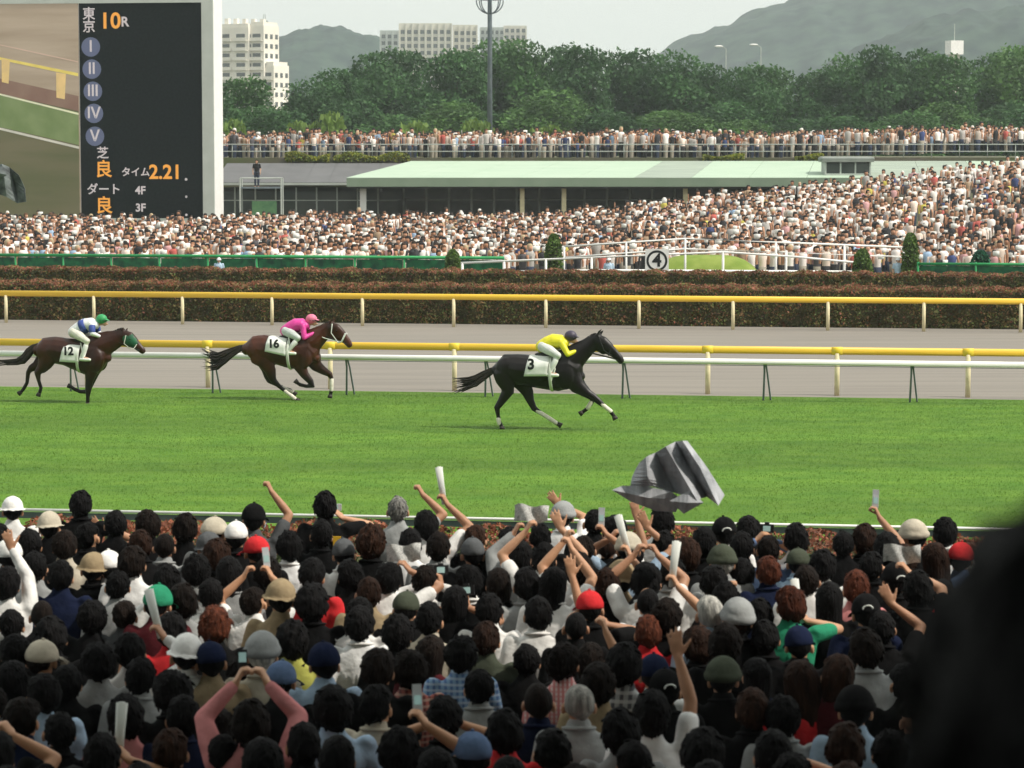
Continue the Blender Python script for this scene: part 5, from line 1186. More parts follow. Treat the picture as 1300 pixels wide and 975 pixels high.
# (x, y) of the head in the photograph, hair or hat, hair colour, hat colour or '', shirt, left arm, right arm, held (side, kind), mark
PL = [
 (103, 643, 'thick', 'k', '', 'B', 'down', (127, 668, 'o'), None, 'tall black-capped head at the left of the front row', {}),
 (16, 650, 'hat', 'k', 'W', 'W', 'down', 'down', None, 'white sun hat at the left border', {}),
 (63, 672, 'hat', 'k', 'C', 'B', 'down', 'down', None, 'cream sun hat near the left of the front row', {}),
 (146, 668, 'short', 'k', '', 'B', 'down', 'down', None, None, {}), (188, 670, 'thick', 'd', '', 'B', 'down', 'down', None, None, {}), (235, 674, 'thick', 'd', '', 'B', 'down', 'down', None, None, {}),
 (272, 680, 'cap', 'k', 'C', 'G', 'down', 'down', None, 'cream cap in the front row', {}), (266, 697, 'hat', 'g', 'g', 'g', 'down', 'down', None, 'dark grey hat just below the cream cap', {}),
 (300, 684, 'cap', 'k', 'W', 'B', 'down', 'down', None, None, {}), (322, 662, 'cap', 'k', 'B', 'g', 'down', (343, 617, 'f'), None, 'man in a black cap thrusting a fist above the turf rail', {}),
 (326, 703, 'cap', 'k', 'R', 'B', 'down', 'down', None, 'bright red cap', {}), (178, 694, 'thick', 'b', '', 'B', 'down', 'down', None, None, {}), (112, 684, 'short', 'k', '', 'B', 'down', 'down', None, None, {}), (82, 696, 'thick', 'd', '', 'C', 'down', 'down', None, None, {}), (38, 694, 'short', 'k', '', 'B', 'down', 'down', None, None, {}),
 (118, 725, 'hat', 'k', 'T', 'B', 'down', 'down', None, 'tan sun hat below the tall black-capped head', {}), (139, 723, 'cap', 'k', 'W', 'W', 'down', 'down', None, 'round white cap beside the tan sun hat', {}),
 (169, 718, 'thick', 'd', '', 'W', 'down', 'down', None, 'bushy dark head above a bright white shirt', {'z': 1}), (250, 728, 'curly', 'k', '', 'G', 'down', 'down', None, None, {}), (276, 708, 'thick', 'b', '', 'B', 'down', 'down', None, None, {}), (214, 744, 'thick', 'k', '', 'W', 'down', 'down', None, None, {}),
 (45, 724, 'short', 'k', '', 'G', 'down', 'down', None, None, {}), (77, 734, 'thick', 'k', '', 'N', 'down', 'down', None, None, {}), (8, 745, 'thick', 'k', '', 'W', 'down', (8, 688, 'o'), None, None, {'sl': 'l'}),
 (200, 770, 'cap', 'k', 'E', 'M', 'down', 'down', None, 'green cap', {}), (272, 798, 'curly', 'r', '', 'B', 'down', 'down', None, 'reddish curly head left of centre', {}),
 (413, 645, 'thick', 'k', '', 'B', 'down', (434, 652, 'g'), ('R', 'scamera'), 'tall man in black with a yellow patch in the front row', {'patch': 1}), (367, 698, 'curly', 'k', '', 'W', 'down', 'down', None, 'wide black head above a white shirt near the red cap', {}),
 (505, 650, 'short', 'g', '', 'G', 'down', (536, 621, 'f'), None, 'cropped man in a grey shirt with a fist raised', {}), (541, 671, 'thick', 'k', '', 'W', 'down', (568, 634, 'g'), ('R', 'roll'), 'man waving a rolled newspaper above the turf rail', {}),
 (520, 694, 'thick', 'k', '', 'W', 'down', 'down', None, None, {}), (471, 693, 'curly', 'b', '', 'B', 'down', 'down', None, None, {}), (437, 706, 'cap', 'k', 'g', 'W', 'down', 'down', None, None, {}), (605, 686, 'short', 'b', '', 'B', 'down', 'down', None, None, {}), (556, 698, 'thick', 'd', '', 'G', 'down', 'down', None, None, {}), (647, 692, 'thick', 'k', '', 'B', 'down', 'down', None, None, {}),
 (492, 738, 'thick', 'k', '', 'W', 'down', (520, 718, 'g'), ('R', 'sheet'), 'man shading himself with a newspaper sheet', {}), (467, 756, 'thick', 'b', '', 'T', 'down', 'down', None, None, {}), (396, 733, 'thick', 'k', '', 'R', 'down', 'down', None, None, {}), (600, 706, 'cap', 'k', 'g', 'B', 'down', 'down', None, None, {}), (595, 742, 'curly', 'k', '', 'W', 'down', 'down', None, 'big black head above a bright white shirt', {}),
 (356, 763, 'hat', 'k', 'T', 'T', 'down', 'down', None, 'tan hat below the red cap', {}), (396, 770, 'curly', 'k', '', 'B', 'down', 'down', None, None, {}), (515, 776, 'cap', 'k', 'O', 'B', 'down', 'down', None, 'dark olive cap near the middle', {}), (456, 782, 'thick', 'k', '', 'W', 'down', 'down', None, None, {}),
 (715, 658, 'beanie', 'k', 'G', 'W', 'down', (710, 637, 'o'), None, 'grey beanie with an open hand beside it', {}), (660, 712, 'thick', 'k', '', 'G', (652, 672, 'g'), 'down', None, None, {}), (690, 712, 'thick', 'k', '', 'W', (667, 668, 'g'), (713, 664, 'o'), ('L', 'sheet'), 'white-shirted spectator with both bare arms up at the middle', {}),
 (702, 745, 'long', 'k', '', 'W', 'down', (727, 690, 'g'), None, 'long black hair with a bent raised arm', {}), (668, 746, 'thick', 'k', '', 'G', 'down', 'down', None, None, {}), (734, 728, 'thick', 'd', '', 'W', (716, 682, 'g'), 'down', None, None, {}), (742, 700, 'short', 'd', '', 'B', 'down', (771, 672, 'g'), ('R', 'phone'), None, {}),
 (798, 700, 'beanie', 'k', 'C', 'L', (775, 678, 'g'), (824, 664, 'o'), None, 'big cream knitted hat', {}), (840, 664, 'thick', 'k', '', 'W', 'down', 'down', None, 'tall black head below the flying newspaper', {}), (843, 694, 'thick', 'k', '', 'B', 'down', 'down', None, None, {}),
 (870, 708, 'thick', 'b', '', 'B', 'down', 'down', None, None, {}), (853, 730, 'thick', 'k', '', 'G', 'down', 'down', None, None, {}), (846, 786, 'thick', 'd', '', 'B', 'down', (864, 740, 'g'), ('R', 'roll'), None, {}), (920, 680, 'cap', 'k', 'B', 'W', 'down', 'down', None, 'black cap with a white strap in the front row', {'strap': 1}), (917, 717, 'beanie', 'g', 'O', 'G', 'down', 'down', None, 'olive beanie', {}), (893, 693, 'thick', 'k', '', 'B', 'down', 'down', None, None, {}), (943, 698, 'short', 'k', '', 'B', 'down', 'down', None, None, {}),
 (975, 700, 'short', 'd', '', 'D', (963, 682, 'g'), (985, 683, 'g'), ('R', 'camera'), 'person in denim blue with both sleeves raised', {'sl': 'l'}),
 (770, 748, 'thick', 'b', '', 'B', 'down', (802, 700, 'g'), ('R', 'roll'), None, {}), (822, 742, 'thick', 'k', '', 'W', (806, 700, 'g'), (838, 700, 'g'), None, None, {}), (788, 738, 'hat', 'k', 'T', 'T', 'down', 'down', None, 'tan hat right of centre', {}), (749, 775, 'cap', 'k', 'R', 'B', 'down', (772, 787, 'g'), None, 'second red cap, right of the middle', {}),
 (901, 782, 'buzz', 's', '', 'L', 'down', 'down', None, 'silver-haired head right of centre', {}), (936, 790, 'beanie', 'b', 'G', 'B', 'down', 'down', None, 'grey knitted hat beside the silver-haired head', {}), (905, 742, 'thick', 'k', '', 'W', 'down', 'down', None, None, {}), (921, 764, 'curly', 'k', '', 'B', 'down', 'down', None, None, {}),
 (1010, 687, 'thick', 'k', '', 'W', 'down', 'down', None, None, {}), (1098, 688, 'thick', 'b', '', 'B', 'down', 'down', None, None, {}), (1071, 694, 'short', 'k', '', 'B', 'down', 'down', None, None, {}), (1126, 700, 'thick', 'k', '', 'B', 'down', (1121, 652, 'g'), ('R', 'phone'), 'spectator holding a silver phone above the turf rail', {}),
 (1160, 684, 'beanie', 'k', 'C', 'B', 'down', 'down', None, 'white fur hat at the right of the front row', {}), (1187, 712, 'long', 'b', '', 'B', 'down', 'down', None, None, {}), (1219, 712, 'cap', 'k', 'R', 'D', 'down', 'down', None, None, {}),
 (1137, 740, 'cap', 'k', 'B', 'B', 'down', 'down', None, 'black cap below the raised silver phone', {'strap': 1}), (975, 728, 'thick', 'r', '', 'N', 'down', 'down', None, None, {}), (1025, 740, 'short', 'd', '', 'W', 'down', 'down', None, None, {}), (1086, 750, 'thick', 'r', '', 'P', 'down', 'down', None, None, {}), (1044, 722, 'thick', 'k', '', 'W', 'down', 'down', None, None, {}), (1108, 722, 'thick', 'k', '', 'B', 'down', 'down', None, None, {}),
 (1003, 772, 'curly', 'r', '', 'E', 'down', (1028, 782, 'g'), ('R', 'roll'), 'red-brown curly head above a green shirt', {}), (1100, 782, 'cap', 'k', 'B', 'N', 'down', 'down', None, 'black cap with a white badge', {'strap': 1}), (1120, 800, 'thick', 'k', '', 'B', 'down', (1138, 762, 'o'), None, 'spectator with an open hand raised near the dark head', {}), (1165, 752, 'thick', 'k', '', 'B', 'down', (1160, 722, 'g'), ('R', 'sheet'), None, {}),
 (125, 845, 'curly', 'k', '', 'G', 'down', 'down', None, 'big black head above a pleated grey shirt', {}), (166, 832, 'thick', 'k', '', 'W', 'down', (206, 802, 'g'), ('R', 'roll'), 'white-sleeved spectator raising a rolled newspaper', {'sl': 'l'}), (54, 886, 'thick', 'k', '', 'L', 'down', 'down', None, 'black head above a grey-blue shirt at lower left', {}),
 (66, 812, 'thick', 'k', '', 'B', 'down', 'down', None, None, {}), (20, 832, 'thick', 'k', '', 'B', 'down', 'down', None, None, {}), (236, 835, 'hat', 'k', 'W', 'W', 'down', 'down', None, 'bright white hat left of centre', {}), (268, 843, 'cap', 'k', 'N', 'T', 'down', 'down', None, 'navy cap left of centre', {}), (219, 884, 'curly', 'k', '', 'B', 'down', 'down', None, None, {}),
 (333, 834, 'beanie', 's', 'G', 'C', 'down', 'down', None, 'grey knitted hat behind a raised phone', {}), (318, 925, 'thick', 'd', '', 'P', (294, 862, 'g'), (336, 862, 'g'), ('L', 'bphone'), 'spectator in pink with both arms raised at lower left', {'sl': 'l'}),
 (160, 915, 'thick', 'k', '', 'P', 'down', 'down', None, None, {}), (232, 915, 'thick', 'k', '', 'N', 'down', 'down', None, None, {}), (218, 958, 'thick', 'b', '', 'B', 'down', 'down', None, None, {}), (130, 965, 'thick', 'k', '', 'B', 'down', (157, 962, 'g'), ('R', 'roll'), None, {}), (-6, 968, 'thick', 'k', '', 'B', 'down', (8, 930, 'f'), None, None, {}),
 (370, 818, 'curly', 'k', '', 'Y', 'down', 'down', None, 'black head above a yellow-green shirt', {}), (412, 846, 'cap', 'k', 'N', 'L', 'down', 'down', None, 'navy cap just right of the yellow-green shirt', {}), (356, 868, 'cap', 'k', 'D', 'B', 'down', 'down', None, 'bright blue cap', {}), (505, 808, 'curly', 'k', '', 'B', 'down', 'down', None, None, {}), (546, 790, 'thick', 'k', '', 'C', 'down', 'down', None, 'black head above a cream shirt near the middle', {}), (457, 796, 'thick', 'k', '', 'W', 'down', 'down', None, None, {}),
 (520, 855, 'curly', 'd', '', '3', 'down', 'down', None, 'large dark head above a red plaid shirt', {}), (585, 835, 'curly', 'k', '', '1', 'down', 'down', None, 'man in the blue plaid shirt', {'z': 1}), (422, 905, 'thick', 'k', '', 'L', 'down', 'down', None, None, {}), (478, 900, 'thick', 'k', '', 'C', 'down', 'down', None, 'black head above a plain cream shirt at lower middle', {}),
 (385, 950, 'thick', 'k', '', 'B', 'down', 'down', None, None, {}), (508, 960, 'curly', 'k', '', 'B', 'down', (541, 912, 'g'), ('R', 'phone'), 'black head holding up a phone at lower middle', {}), (566, 915, 'thick', 'k', '', 'B', 'cam', 'cam', None, None, {}), (640, 935, 'thick', 'k', '', 'R', 'down', 'down', None, None, {}),
 (716, 845, 'curly', 'd', '', '4', 'down', (771, 795, 'g'), None, 'big dark head with a pink striped sleeve raised', {}), (684, 895, 'buzz', 'd', '', 'N', 'down', 'down', None, 'cropped dark head above a navy shirt', {'z': 1}), (735, 897, 'buzz', 'g', '', 'G', 'down', 'down', None, 'cropped grey head above a light grey shirt', {'z': 1}),
 (792, 850, 'thick', 'k', '', '2', 'down', 'down', None, 'black head above a grey plaid shirt', {}), (830, 860, 'cap', 'k', 'N', 'W', 'down', 'down', None, 'navy cap right of centre', {}), (826, 912, 'thick', 'k', '', 'W', 'down', (862, 812, 'o'), None, 'man in white with a long bare arm raised', {}), (845, 880, 'cap', 'k', 'B', 'B', 'down', 'down', None, None, {'strap': 1}),
 (918, 865, 'beanie', 'k', 'O', 'B', 'down', 'down', None, 'olive knitted hat at lower right', {}), (920, 822, 'thick', 'd', '', 'B', 'down', 'down', None, None, {}), (955, 905, 'thick', 'b', '', 'B', 'down', 'down', None, None, {}), (893, 962, 'thick', 'k', '', 'B', 'down', 'down', None, None, {}), (790, 935, 'thick', 'k', '', 'G', 'down', 'down', None, None, {}),
 (1017, 868, 'long', 'b', '', 'R', 'down', 'down', None, 'long dark brown hair over a bright red shirt', {}), (1062, 860, 'bob', 'b', '', 'M', 'down', 'down', None, None, {}), (1101, 828, 'thick', 'd', '', 'G', 'down', 'down', None, 'dark head above a pale grey shirt near the dark blurred head', {'z': 1}), (1015, 822, 'cap', 'k', 'N', 'B', 'down', 'down', None, None, {}), (1086, 905, 'beanie', 'k', 'B', 'L', 'down', 'down', None, 'round black beanie above a light blue shirt', {}),
 (1150, 872, 'thick', 'k', '', 'B', 'down', 'down', None, None, {}), (1072, 955, 'thick', 'b', '', 'B', 'down', 'down', None, None, {}), (980, 962, 'thick', 'k', '', 'R', 'down', (1006, 958, 'f'), None, None, {}), (700, 958, 'thick', 'k', '', 'R', 'down', 'down', None, None, {}), (600, 965, 'cap', 'k', 'D', 'B', 'down', 'down', None, 'blue cap at the bottom middle', {}),
]
PEOPLE = []; USED = []
def z_head(k): return APZ + 1.635 * k
def add_person(rec, filler=False):
    x, y, hk, hc, capc, sh, L, Rr, held, mark, opt = rec
    k = opt.get('k', R.uniform(.96, 1.03)); zh = z_head(k); p = atz(x, y, zh); s = F / (p.y)
    if not opt.get('roof'): root = V((p.x, p.y, APZ))
    rz = opt.get('rz', R.gauss(0, .14)) if not (isinstance(L, tuple) or isinstance(Rr, tuple)) else 0.0
    def conv(sp):
        if not isinstance(sp, tuple): return sp
        if len(sp) == 3 and abs(sp[0]) < 3 and not filler: return sp
        return (round((sp[0] - x) / s / k, 3), round((y - sp[1]) / s / k, 3), sp[2]) if not filler else sp
    L2, R2 = conv(L), conv(Rr); key = (L2, R2); pm_ = person_meshes(key, L2, R2)
    e = empty('person', root, rz); e.scale = (k, k, k)
    sk = R.choice([(.50, .27, .155), (.55, .31, .19), (.42, .22, .13)])
    ob('body', pm_['body'], e, color=sk)
    sl = opt.get('sl', 's' if R.random() < .75 or isinstance(R2, tuple) else 'l')
    if sh in SPEC: me = shirt_mesh(key, L2, R2, sl, SPEC[sh][0]); shn = SPEC[sh][1]; ob('shirt', me, e)
    else:
        c_, shn = CC[sh]; jit = R.uniform(.85, 1.1); ob('shirt', shirt_mesh(key, L2, R2, sl), e, color=tuple(min(.8, q * jit) for q in c_))
    if sh in 'WCGLNBY' and R.random() < .5: ob('collar', COLLAR, e, color=CC[sh][0])
    ob('trousers', TROU, e, color=R.choice([(.03, .04, .07), (.02, .02, .022), (.25, .22, .17), (.06, .06, .065)]))
    tilt = (R.gauss(-.03, .06), R.gauss(0, .08), R.gauss(0, .3))
    hkind = hk if hk in HAIR else 'buzz'
    hv = ob('hair', R.choice(HAIR[hkind]), e, color=(lambda f_: tuple(q * f_ for q in HC[hc]))(R.uniform(.75, 1.4)))
    hs_ = R.uniform(.88, 1.02) if hk in HAIR else R.uniform(.93, .99)
    def place(o):
        Mx = Matrix.Translation(HEADC) @ Euler(tilt).to_matrix().to_4x4() @ Matrix.Diagonal((hs_ * R.uniform(.96, 1.04), hs_, hs_ * R.uniform(.97, 1.06), 1)) @ Matrix.Translation(-HEADC); o.matrix_local = Mx
    place(hv)
    if hk in CAPS:
        co = ob(hk if hk != 'hat' else 'sun_hat', CAPS[hk], e, color=CC[capc][0]); place(co)
        if opt.get('strap'):
            so_ = ob('cap_strap', STRAP, co)
    if opt.get('patch'):
        g = G(); g.box((.11, -.128, 1.30), (.07, .02, .20)); g.obj('yellow_patch', mat('patch_yellow', (.62, .36, .02), .8), e)
    hn = None
    if held:
        side = -1 if held[0] == 'L' else 1; S_, E, W, hd_, kd = arm(side, L2 if side < 0 else R2)
        hd_ = hd_.normalized(); loc = V(root) + (Matrix.Rotation(rz, 3, 'Z') @ (W + hd_ * .085 + V((0, .03, 0)))) * k
        tl = R.uniform(-.45, .1) if held[1] == 'roll' else R.uniform(-.12, .12)
        ho = ob(HELDN[held[1]][0] if held[1] != 'roll' else 'rolled_newspaper', HELD[held[1]], None, loc, (R.uniform(-.3, 0), tl, R.uniform(-.2, .2)))
        hn = (ho, held[1])
    d = dict(o=e, x=x, y=y, hc=hc, hk=hk, cap=capc, sh=shn, arms=(L2, R2), mark=mark, held=hn, s=s); PEOPLE.append(d); USED.append((x, y, s)); return d
for rec in PL: add_person(rec)
# everyone between them: rows a step apart, filling the gaps
LIB = [('down', 'down')] * 24 + [('front', 'front')] * 4 + [('cam', 'cam')] + [('down', (.20, .26, 'g'))] + [((-.24, .24, 'f'), 'down')] + [((-.10, .24, 'g'), (.12, .24, 'g'))] + [('down', (.26, .34, 'o'))]
Y = 24.3; row = 0
while Y > 12.7:
    wdt = 1240 / F * Y; n = int(wdt / .37); off = R.uniform(0, .46)
    for i in range(-1, n + 2):
        Yk = Y + R.uniform(-.16, .16); X_ = (-20 - 650) / F * Y + off + i * .37 + R.uniform(-.08, .08)
        k = R.gauss(.975, .03); zh = z_head(k); px, py = topix((X_, Yk, zh)); s = F / Yk
        if px < -25 or px > 1205 or py > 1010: continue
        if px > 1165 and py > 790: continue
        if py < 676 and R.random() < .7: continue
        m = min(((math.hypot((px - u) / .23, (py - v_) / .20) / s) for u, v_, s2 in USED), default=9)
        if m < .72: continue
        hk = R.choices(['short', 'thick', 'bob', 'long', 'buzz', 'curly', 'cap', 'hat', 'beanie'], [30, 34, 11, 6, 3, 13, 2.5, .2, .4])[0]
        hc = R.choices('kdbrgs', [70, 21, 6.5, 1.6, .5, 0])[0]; cp = R.choice('BNGWKTgO'.replace('K', 'C')) if hk in CAPS else ''
        sh = R.choices('WCGgBNLRPTOM', [27, 6, 12, 12, 28, 9, 4, 1.5, 1.2, 2, 3, 2] if py < 800 else [9, 4, 10, 20, 38, 12, 3, 1.5, 1, 2, 3, 2])[0]  # nearer rows draw darker shirts: the roof's shade put into shirt colours
        ap = R.choice(LIB) if px > 300 and py < 870 else ('down', 'down'); held = None
        if isinstance(ap[1], tuple) and ap[1][2] == 'g' and R.random() < .8: held = ('R', R.choice(['phone', 'roll', 'scamera', 'bphone']))
        if ap == ('cam', 'cam'): held = ('R', 'camera')
        add_person((px, py, hk, hc, cp, sh, ap[0], ap[1], held, None, dict(k=k)), True)
    Y -= .40; row += 1
print('people', len(PEOPLE), 'poses', len(POSE))
# words for each person
def looks(d):
    if d['hk'] in CAPS: w_ = {'cap': 'cap', 'hat': 'sun hat', 'beanie': 'knitted hat'}[d['hk']]; a = 'spectator in a %s %s' % (CC[d['cap']][1], w_)
    else:
        a = {'long': 'long ', 'curly': 'bushy ', 'bob': 'bobbed ', 'buzz': 'cropped ', 'short': '', 'thick': ''}[d['hk']] + HN[d['hc']] + ' spectator in %s' % d['sh']
    return a
marks = [d for d in PEOPLE if d['mark']]
SHORTM = {}
for d in marks: SHORTM[id(d)] = 'the ' + d['mark'].split(' above ')[0] if len(d['mark'].split()) > 7 else 'the ' + d['mark']
seen = {}
def rel(d, m):
    dx, dy = d['x'] - m['x'], d['y'] - m['y']
    h = '' if abs(dx) < 16 else ('right' if dx > 0 else 'left'); v_ = '' if abs(dy) < 14 else ('below' if dy > 0 else 'above')
    far = math.hypot(dx, dy) > 75
    if h and v_: return ('%s and %s of' % (v_, h)) if not far else ('well %s and %s of' % (v_, h))
    if h: return ('%s of' % h) if not far else 'some way %s of' % h
    return (v_ or 'beside') if not far else 'well ' + (v_ or 'beside')
def cand(d):
    lk = looks(d); ms = sorted(marks, key=lambda m: math.hypot(m['x'] - d['x'], m['y'] - d['y']))
    for m in ms[:7]:
        if m is d: continue
        yield '%s %s %s' % (lk, rel(d, m), SHORTM[id(m)])
    for a in ms[:5]:
        for b in ms[:6]:
            if a is not b and a is not d and b is not d: yield '%s between %s and %s' % (lk, SHORTM[id(a)], SHORTM[id(b)])
for m in marks: SHORTM[id(m)] = 'the ' + ' '.join(m['mark'].split()[:7]) if len(m['mark'].split()) > 7 else SHORTM[id(m)]
TRIM = {'tall black-capped head at the left of the front row': 'the tall black-capped head', 'cream sun hat near the left of the front row': 'the cream sun hat', 'white sun hat at the left border': 'the white sun hat', 'dark grey hat just below the cream cap': 'the dark grey hat', 'man in a black cap thrusting a fist above the turf rail': 'the raised fist', 'tan sun hat below the tall black-capped head': 'the tan sun hat',
 'round white cap beside the tan sun hat': 'the round white cap', 'bushy dark head above a bright white shirt': 'the bushy white-shirted man', 'reddish curly head left of centre': 'the reddish curls', 'tall man in black with a yellow patch in the front row': 'the yellow patch', 'wide black head above a white shirt near the red cap': 'the wide black head', 'cropped man in a grey shirt with a fist raised': 'the cropped man in grey',
 'man waving a rolled newspaper above the turf rail': 'the waved newspaper', 'white-shirted spectator with both bare arms up at the middle': 'the two bare raised arms', 'man shading himself with a newspaper sheet': 'the newspaper sheet', 'big black head above a bright white shirt': 'the big black head', 'tan hat below the red cap': 'the lower tan hat', 'dark olive cap near the middle': 'the dark olive cap', 'grey beanie with an open hand beside it': 'the grey beanie', 'long black hair with a bent raised arm': 'the long black hair',
 'tall black head below the flying newspaper': 'the head under the flying newspaper', 'black cap with a white strap in the front row': 'the white-strapped black cap', 'person in denim blue with both sleeves raised': 'the raised denim sleeves', 'tan hat right of centre': 'the central tan hat', 'second red cap, right of the middle': 'the second red cap', 'silver-haired head right of centre': 'the silver hair', 'grey knitted hat beside the silver-haired head': 'the grey knitted hat',
 'spectator holding a silver phone above the turf rail': 'the raised silver phone', 'white fur hat at the right of the front row': 'the white fur hat', 'black cap below the raised silver phone': 'the black cap under the phone', 'red-brown curly head above a green shirt': 'the green shirt', 'black cap with a white badge': 'the white-badged cap', 'spectator with an open hand raised near the dark head': 'the raised open hand', 'big black head above a pleated grey shirt': 'the pleated grey shirt',
 'white-sleeved spectator raising a rolled newspaper': 'the raised white sleeve', 'black head above a grey-blue shirt at lower left': 'the grey-blue shirt', 'bright white hat left of centre': 'the bright white hat', 'navy cap left of centre': 'the left navy cap', 'grey knitted hat behind a raised phone': 'the hat behind the raised phone', 'spectator in pink with both arms raised at lower left': 'the raised pink arms', 'black head above a yellow-green shirt': 'the yellow-green shirt',
 'navy cap just right of the yellow-green shirt': 'the middle navy cap', 'black head above a cream shirt near the middle': 'the upper cream shirt', 'large dark head above a red plaid shirt': 'the red plaid shirt', 'man in the blue plaid shirt': 'the blue plaid shirt', 'black head above a plain cream shirt at lower middle': 'the plain cream shirt', 'black head holding up a phone at lower middle': 'the lower raised phone', 'big dark head with a pink striped sleeve raised': 'the pink striped sleeve',
 'cropped dark head above a navy shirt': 'the cropped dark head', 'cropped grey head above a light grey shirt': 'the cropped grey head', 'black head above a grey plaid shirt': 'the grey plaid shirt', 'navy cap right of centre': 'the right navy cap', 'man in white with a long bare arm raised': 'the long bare arm', 'olive knitted hat at lower right': 'the olive knitted hat', 'long dark brown hair over a bright red shirt': 'the bright red shirt',
 'dark head above a pale grey shirt near the dark blurred head': 'the pale grey shirt', 'round black beanie above a light blue shirt': 'the black beanie', 'blue cap at the bottom middle': 'the bottom blue cap'}
for m in marks:
    if m['mark'] in TRIM: SHORTM[id(m)] = TRIM[m['mark']]
for d in sorted(PEOPLE, key=lambda d: (d['mark'] is None, d['y'])):
    lab = d['mark']
    if lab:
        if not any(w_ in lab for w_ in ('man ', 'person', 'spectator')): lab = 'spectator: ' + lab
        lab = lab.replace('spectator: ', 'spectator with ') if 'head' in lab or 'hair' in lab else lab.replace('spectator: ', 'spectator in ')
    if not lab or lab in seen:
        for c in cand(d):
            if c not in seen and len(c.replace('-', '-').split()) <= 16: lab = c; break
    seen[lab] = 1; d['label'] = lab; tag(d['o'], lab, 'person', 'spectators crowded below the grandstand')
    if d['held']:
        ho, kd = d['held']; ms = sorted([m for m in marks if m is not d], key=lambda m: math.hypot(m['x'] - d['x'], m['y'] - d['y']))
        base = '%s held up ' % HELDN[kd][1]
        opts = ([base + 'by ' + SHORTM[id(d)].replace('the waved newspaper', 'the man near the turf rail')] if d['mark'] and 'newspaper' not in SHORTM[id(d)] and 'phone' not in SHORTM[id(d)] else []) + [base + rel(d, m) + ' ' + SHORTM[id(m)] for m in ms[:6]]
        for c in opts:
            if c not in seen: break
        seen[c] = 1; tag(ho, c, {'r': 'newspaper', 's': 'newspaper', 'p': 'phone', 'b': 'phone', 'c': 'camera'}[kd[0]] if kd != 'scamera' else 'camera', 'things held up by spectators')

# the blurred head close to the camera, on the upper tier
g = G(); g.box((0, -2.2, 4.0), (60, 9.2, .16)); o = g.obj('upper_tier', M['concrete']); o['kind'] = 'structure'
hpos = aty(1446, 985, 1.45); kz = 1.0
e = empty('person', (hpos.x, hpos.y, hpos.z - 1.635), -.1, 'dark-haired head very close to the camera, out of focus at lower right', 'person')
pmn = person_meshes(('down', 'down'), 'down', 'down'); ob('body', pmn['body'], e, color=(.4, .23, .15)); ob('shirt', shirt_mesh(('down', 'down'), 'down', 'down', 'l'), e, color=(.012, .014, .018)); ob('trousers', TROU, e, color=(.02, .02, .02))
hm_ = ob('hair', HAIR['curly'][1], e, color=(.009, .009, .010))
rr = random.Random(9); g = G()
for q in range(1500):
    d = V((rr.gauss(0, 1), rr.gauss(0, 1), rr.gauss(0, 1))).normalized()
    if d.z < -.5 or (d.y > .3 and d.z < .3): continue
    p = HEADC + V((d.x * .112, d.y * .122, d.z * .132 + .018)); t_ = V((-d.y, d.x, -.9)).normalized(); l = rr.uniform(.02, .06)
    g.tube([p, p + d * .012 + t_ * l * .5, p + d * rr.uniform(.006, .022) + t_ * l], [.0014, .001, .0003], n=3)
g.obj('hair_strands', mat('strands', (.012, .011, .011), .6), e)

# ------------------------------------------------------------------ newspapers in the air
M['news'] = mat('printed_sheet', (.46, .47, .50), .8, (.27, .28, .30), 5, 7, (3.2, 1, .35), contrast=(.36, .62), bump=.3)
for q_ in M['news'].node_tree.nodes:
    if q_.type == 'MAPPING': q_.inputs['Rotation'].default_value = (0, math.radians(-32), 0)
def flying(pts_rows, leafs, Y, label, m, name='flying_newspaper'):
    c = aty(*pts_rows[0][len(pts_rows[0]) // 2][:2], Y); e = empty(name, c, 0, label, 'newspaper')
    def Q(q): return aty(q[0], q[1], Y + q[2]) - c
    g = G(); n = len(pts_rows[0]); nr = len(pts_rows)
    sub = 4
    for j in range(nr - 1):
        for jj in range(sub + (1 if j == nr - 2 else 0)):
            f = jj / sub
            for i in range(n):
                a, b = V(Q(pts_rows[j][i])), V(Q(pts_rows[j + 1][i])); p = a.lerp(b, f); p.y += .03 * math.sin(i * 2.1 + (j + f) * 2.5); g.v.append(tuple(p))
    rws = len(g.v) // n
    for j in range(rws - 1):
        for i in range(n - 1): q = j * n + i; g.face((q, q + 1, q + n + 1, q + n))
    o = g.obj('folded_sheet', m, e); so = o.modifiers.new('s', 'SOLIDIFY'); so.thickness = .004
    for lf in leafs:
        g = G(); ctr = sum((V(Q(q)) for q in lf), V()) / len(lf); g.v = [tuple(Q(q)) for q in lf] + [tuple(ctr + V((0, -.05, 0)))]
        for i in range(len(lf)): g.face((i, (i + 1) % len(lf), len(lf)))
        o = g.obj('loose_leaf', m, e); so = o.modifiers.new('s', 'SOLIDIFY'); so.thickness = .003
flying([[(812, 588, .05), (820, 581, -.08), (832, 574, .06), (845, 567, -.10), (858, 561, .08), (866, 559, -.06), (872, 560, .10)],
        [(803, 606, .05), (822, 604, -.06), (845, 602, .06), (864, 600, -.10), (878, 598, .08), (889, 594, -.08), (896, 592, .10)],
        [(800, 616, .05), (828, 618, -.04), (858, 626, .06), (884, 634, -.10), (898, 631, .08), (912, 642, -.08), (919, 628, .10)]],
       [[(777, 622, 0), (790, 617, .02), (820, 617, 0), (852, 624, -.05), (866, 634, -.04), (858, 650, .02), (832, 648, .05), (800, 636, .04)], [(850, 636, -.1), (876, 622, -.1), (893, 638, -.12), (868, 652, -.08)]],
       20.5, 'grey crumpled newspaper flying above the front row over the turf', M['news'])
M['news2'] = mat('printed_sheet_dark', (.20, .23, .23), .8, (.06, .066, .07), 5, 4)
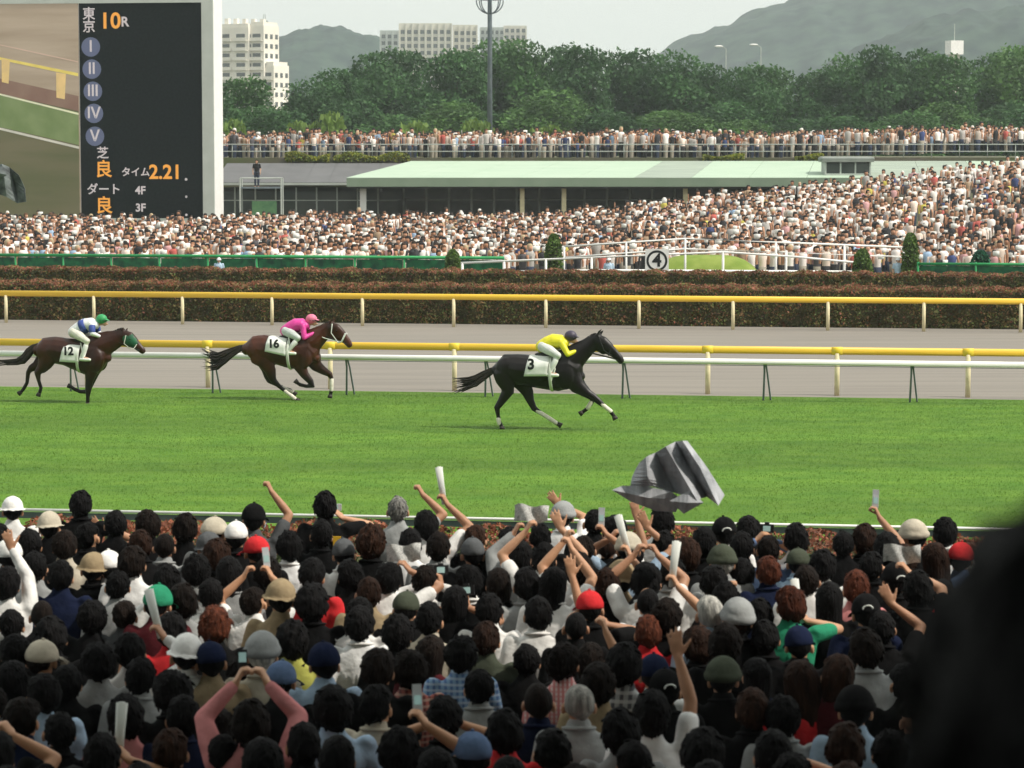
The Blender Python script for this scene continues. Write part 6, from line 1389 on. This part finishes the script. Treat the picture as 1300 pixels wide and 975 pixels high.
flying([[(-14, 212, .1), (2, 208, -.08), (12, 212, .05), (24, 222, -.06)], [(-12, 230, .1), (6, 226, -.1), (18, 232, .06), (32, 240, -.05)], [(-8, 244, .1), (8, 250, -.08), (22, 258, .05), (34, 256, -.05)]],
       [[(-10, 214, -.1), (4, 211, -.1), (9, 222, -.12), (-6, 232, -.1)]], 44, 'dark crumpled sheet flying before the left border of the video screen', M['news2'])

# ------------------------------------------------------------------ track staff seen over the hedge, man on the platform
def small_person(loc, rz, label, shirt, cap, hat='hat', k=1.0, arms=('down', 'down')):
    e = empty('person', loc, rz, label, 'person'); e.scale = (k, k, k); key = arms; pm_ = person_meshes(key, *arms)
    ob('body', pm_['body'], e, color=(.5, .29, .19)); ob('shirt', shirt_mesh(key, arms[0], arms[1], 's'), e, color=shirt); ob('trousers', TROU, e, color=(.03, .04, .07)); ob('hair', HAIR['short'][0], e, color=HC['k'])
    if hat: ob('sun_hat' if hat == 'hat' else hat, CAPS[hat], e, color=cap)
for px, py, lab in ((278, 332, 'guard in a white hat and pale blue shirt behind the hedge below the results board'), (773, 336, 'guard in a white hat behind the hedge left of the number board'), (1140, 337, 'guard in a white hat behind the hedge near the tall right-hand shrub')):
    Y = 117.4; k = .82; p = aty(px, py, Y); small_person((p.x, Y, 0), math.pi, lab, (.42, .55, .68), (.74, .74, .74), 'hat', k)
small_person((scx - .3, yS, scz), math.pi, 'dark-clothed man standing on the scaffold platform beside the results board', (.02, .02, .022), None, None, 1.0)
# ------------------------------------------------------------------ haze
g = G(); g.box((0, 1300, 60), (3000, 2900, 124))
hz = mat('haze_air', (1, 1, 1)); n_ = hz.node_tree; n_.nodes.clear()
pv = n_.nodes.new('ShaderNodeVolumePrincipled'); pv.inputs['Color'].default_value = (.85, .93, .97, 1); pv.inputs['Density'].default_value = .00022; pv.inputs['Anisotropy'].default_value = .2
oo = n_.nodes.new('ShaderNodeOutputMaterial'); n_.links.new(pv.outputs[0], oo.inputs['Volume'])
o = g.obj('haze', hz); o['kind'] = 'stuff'
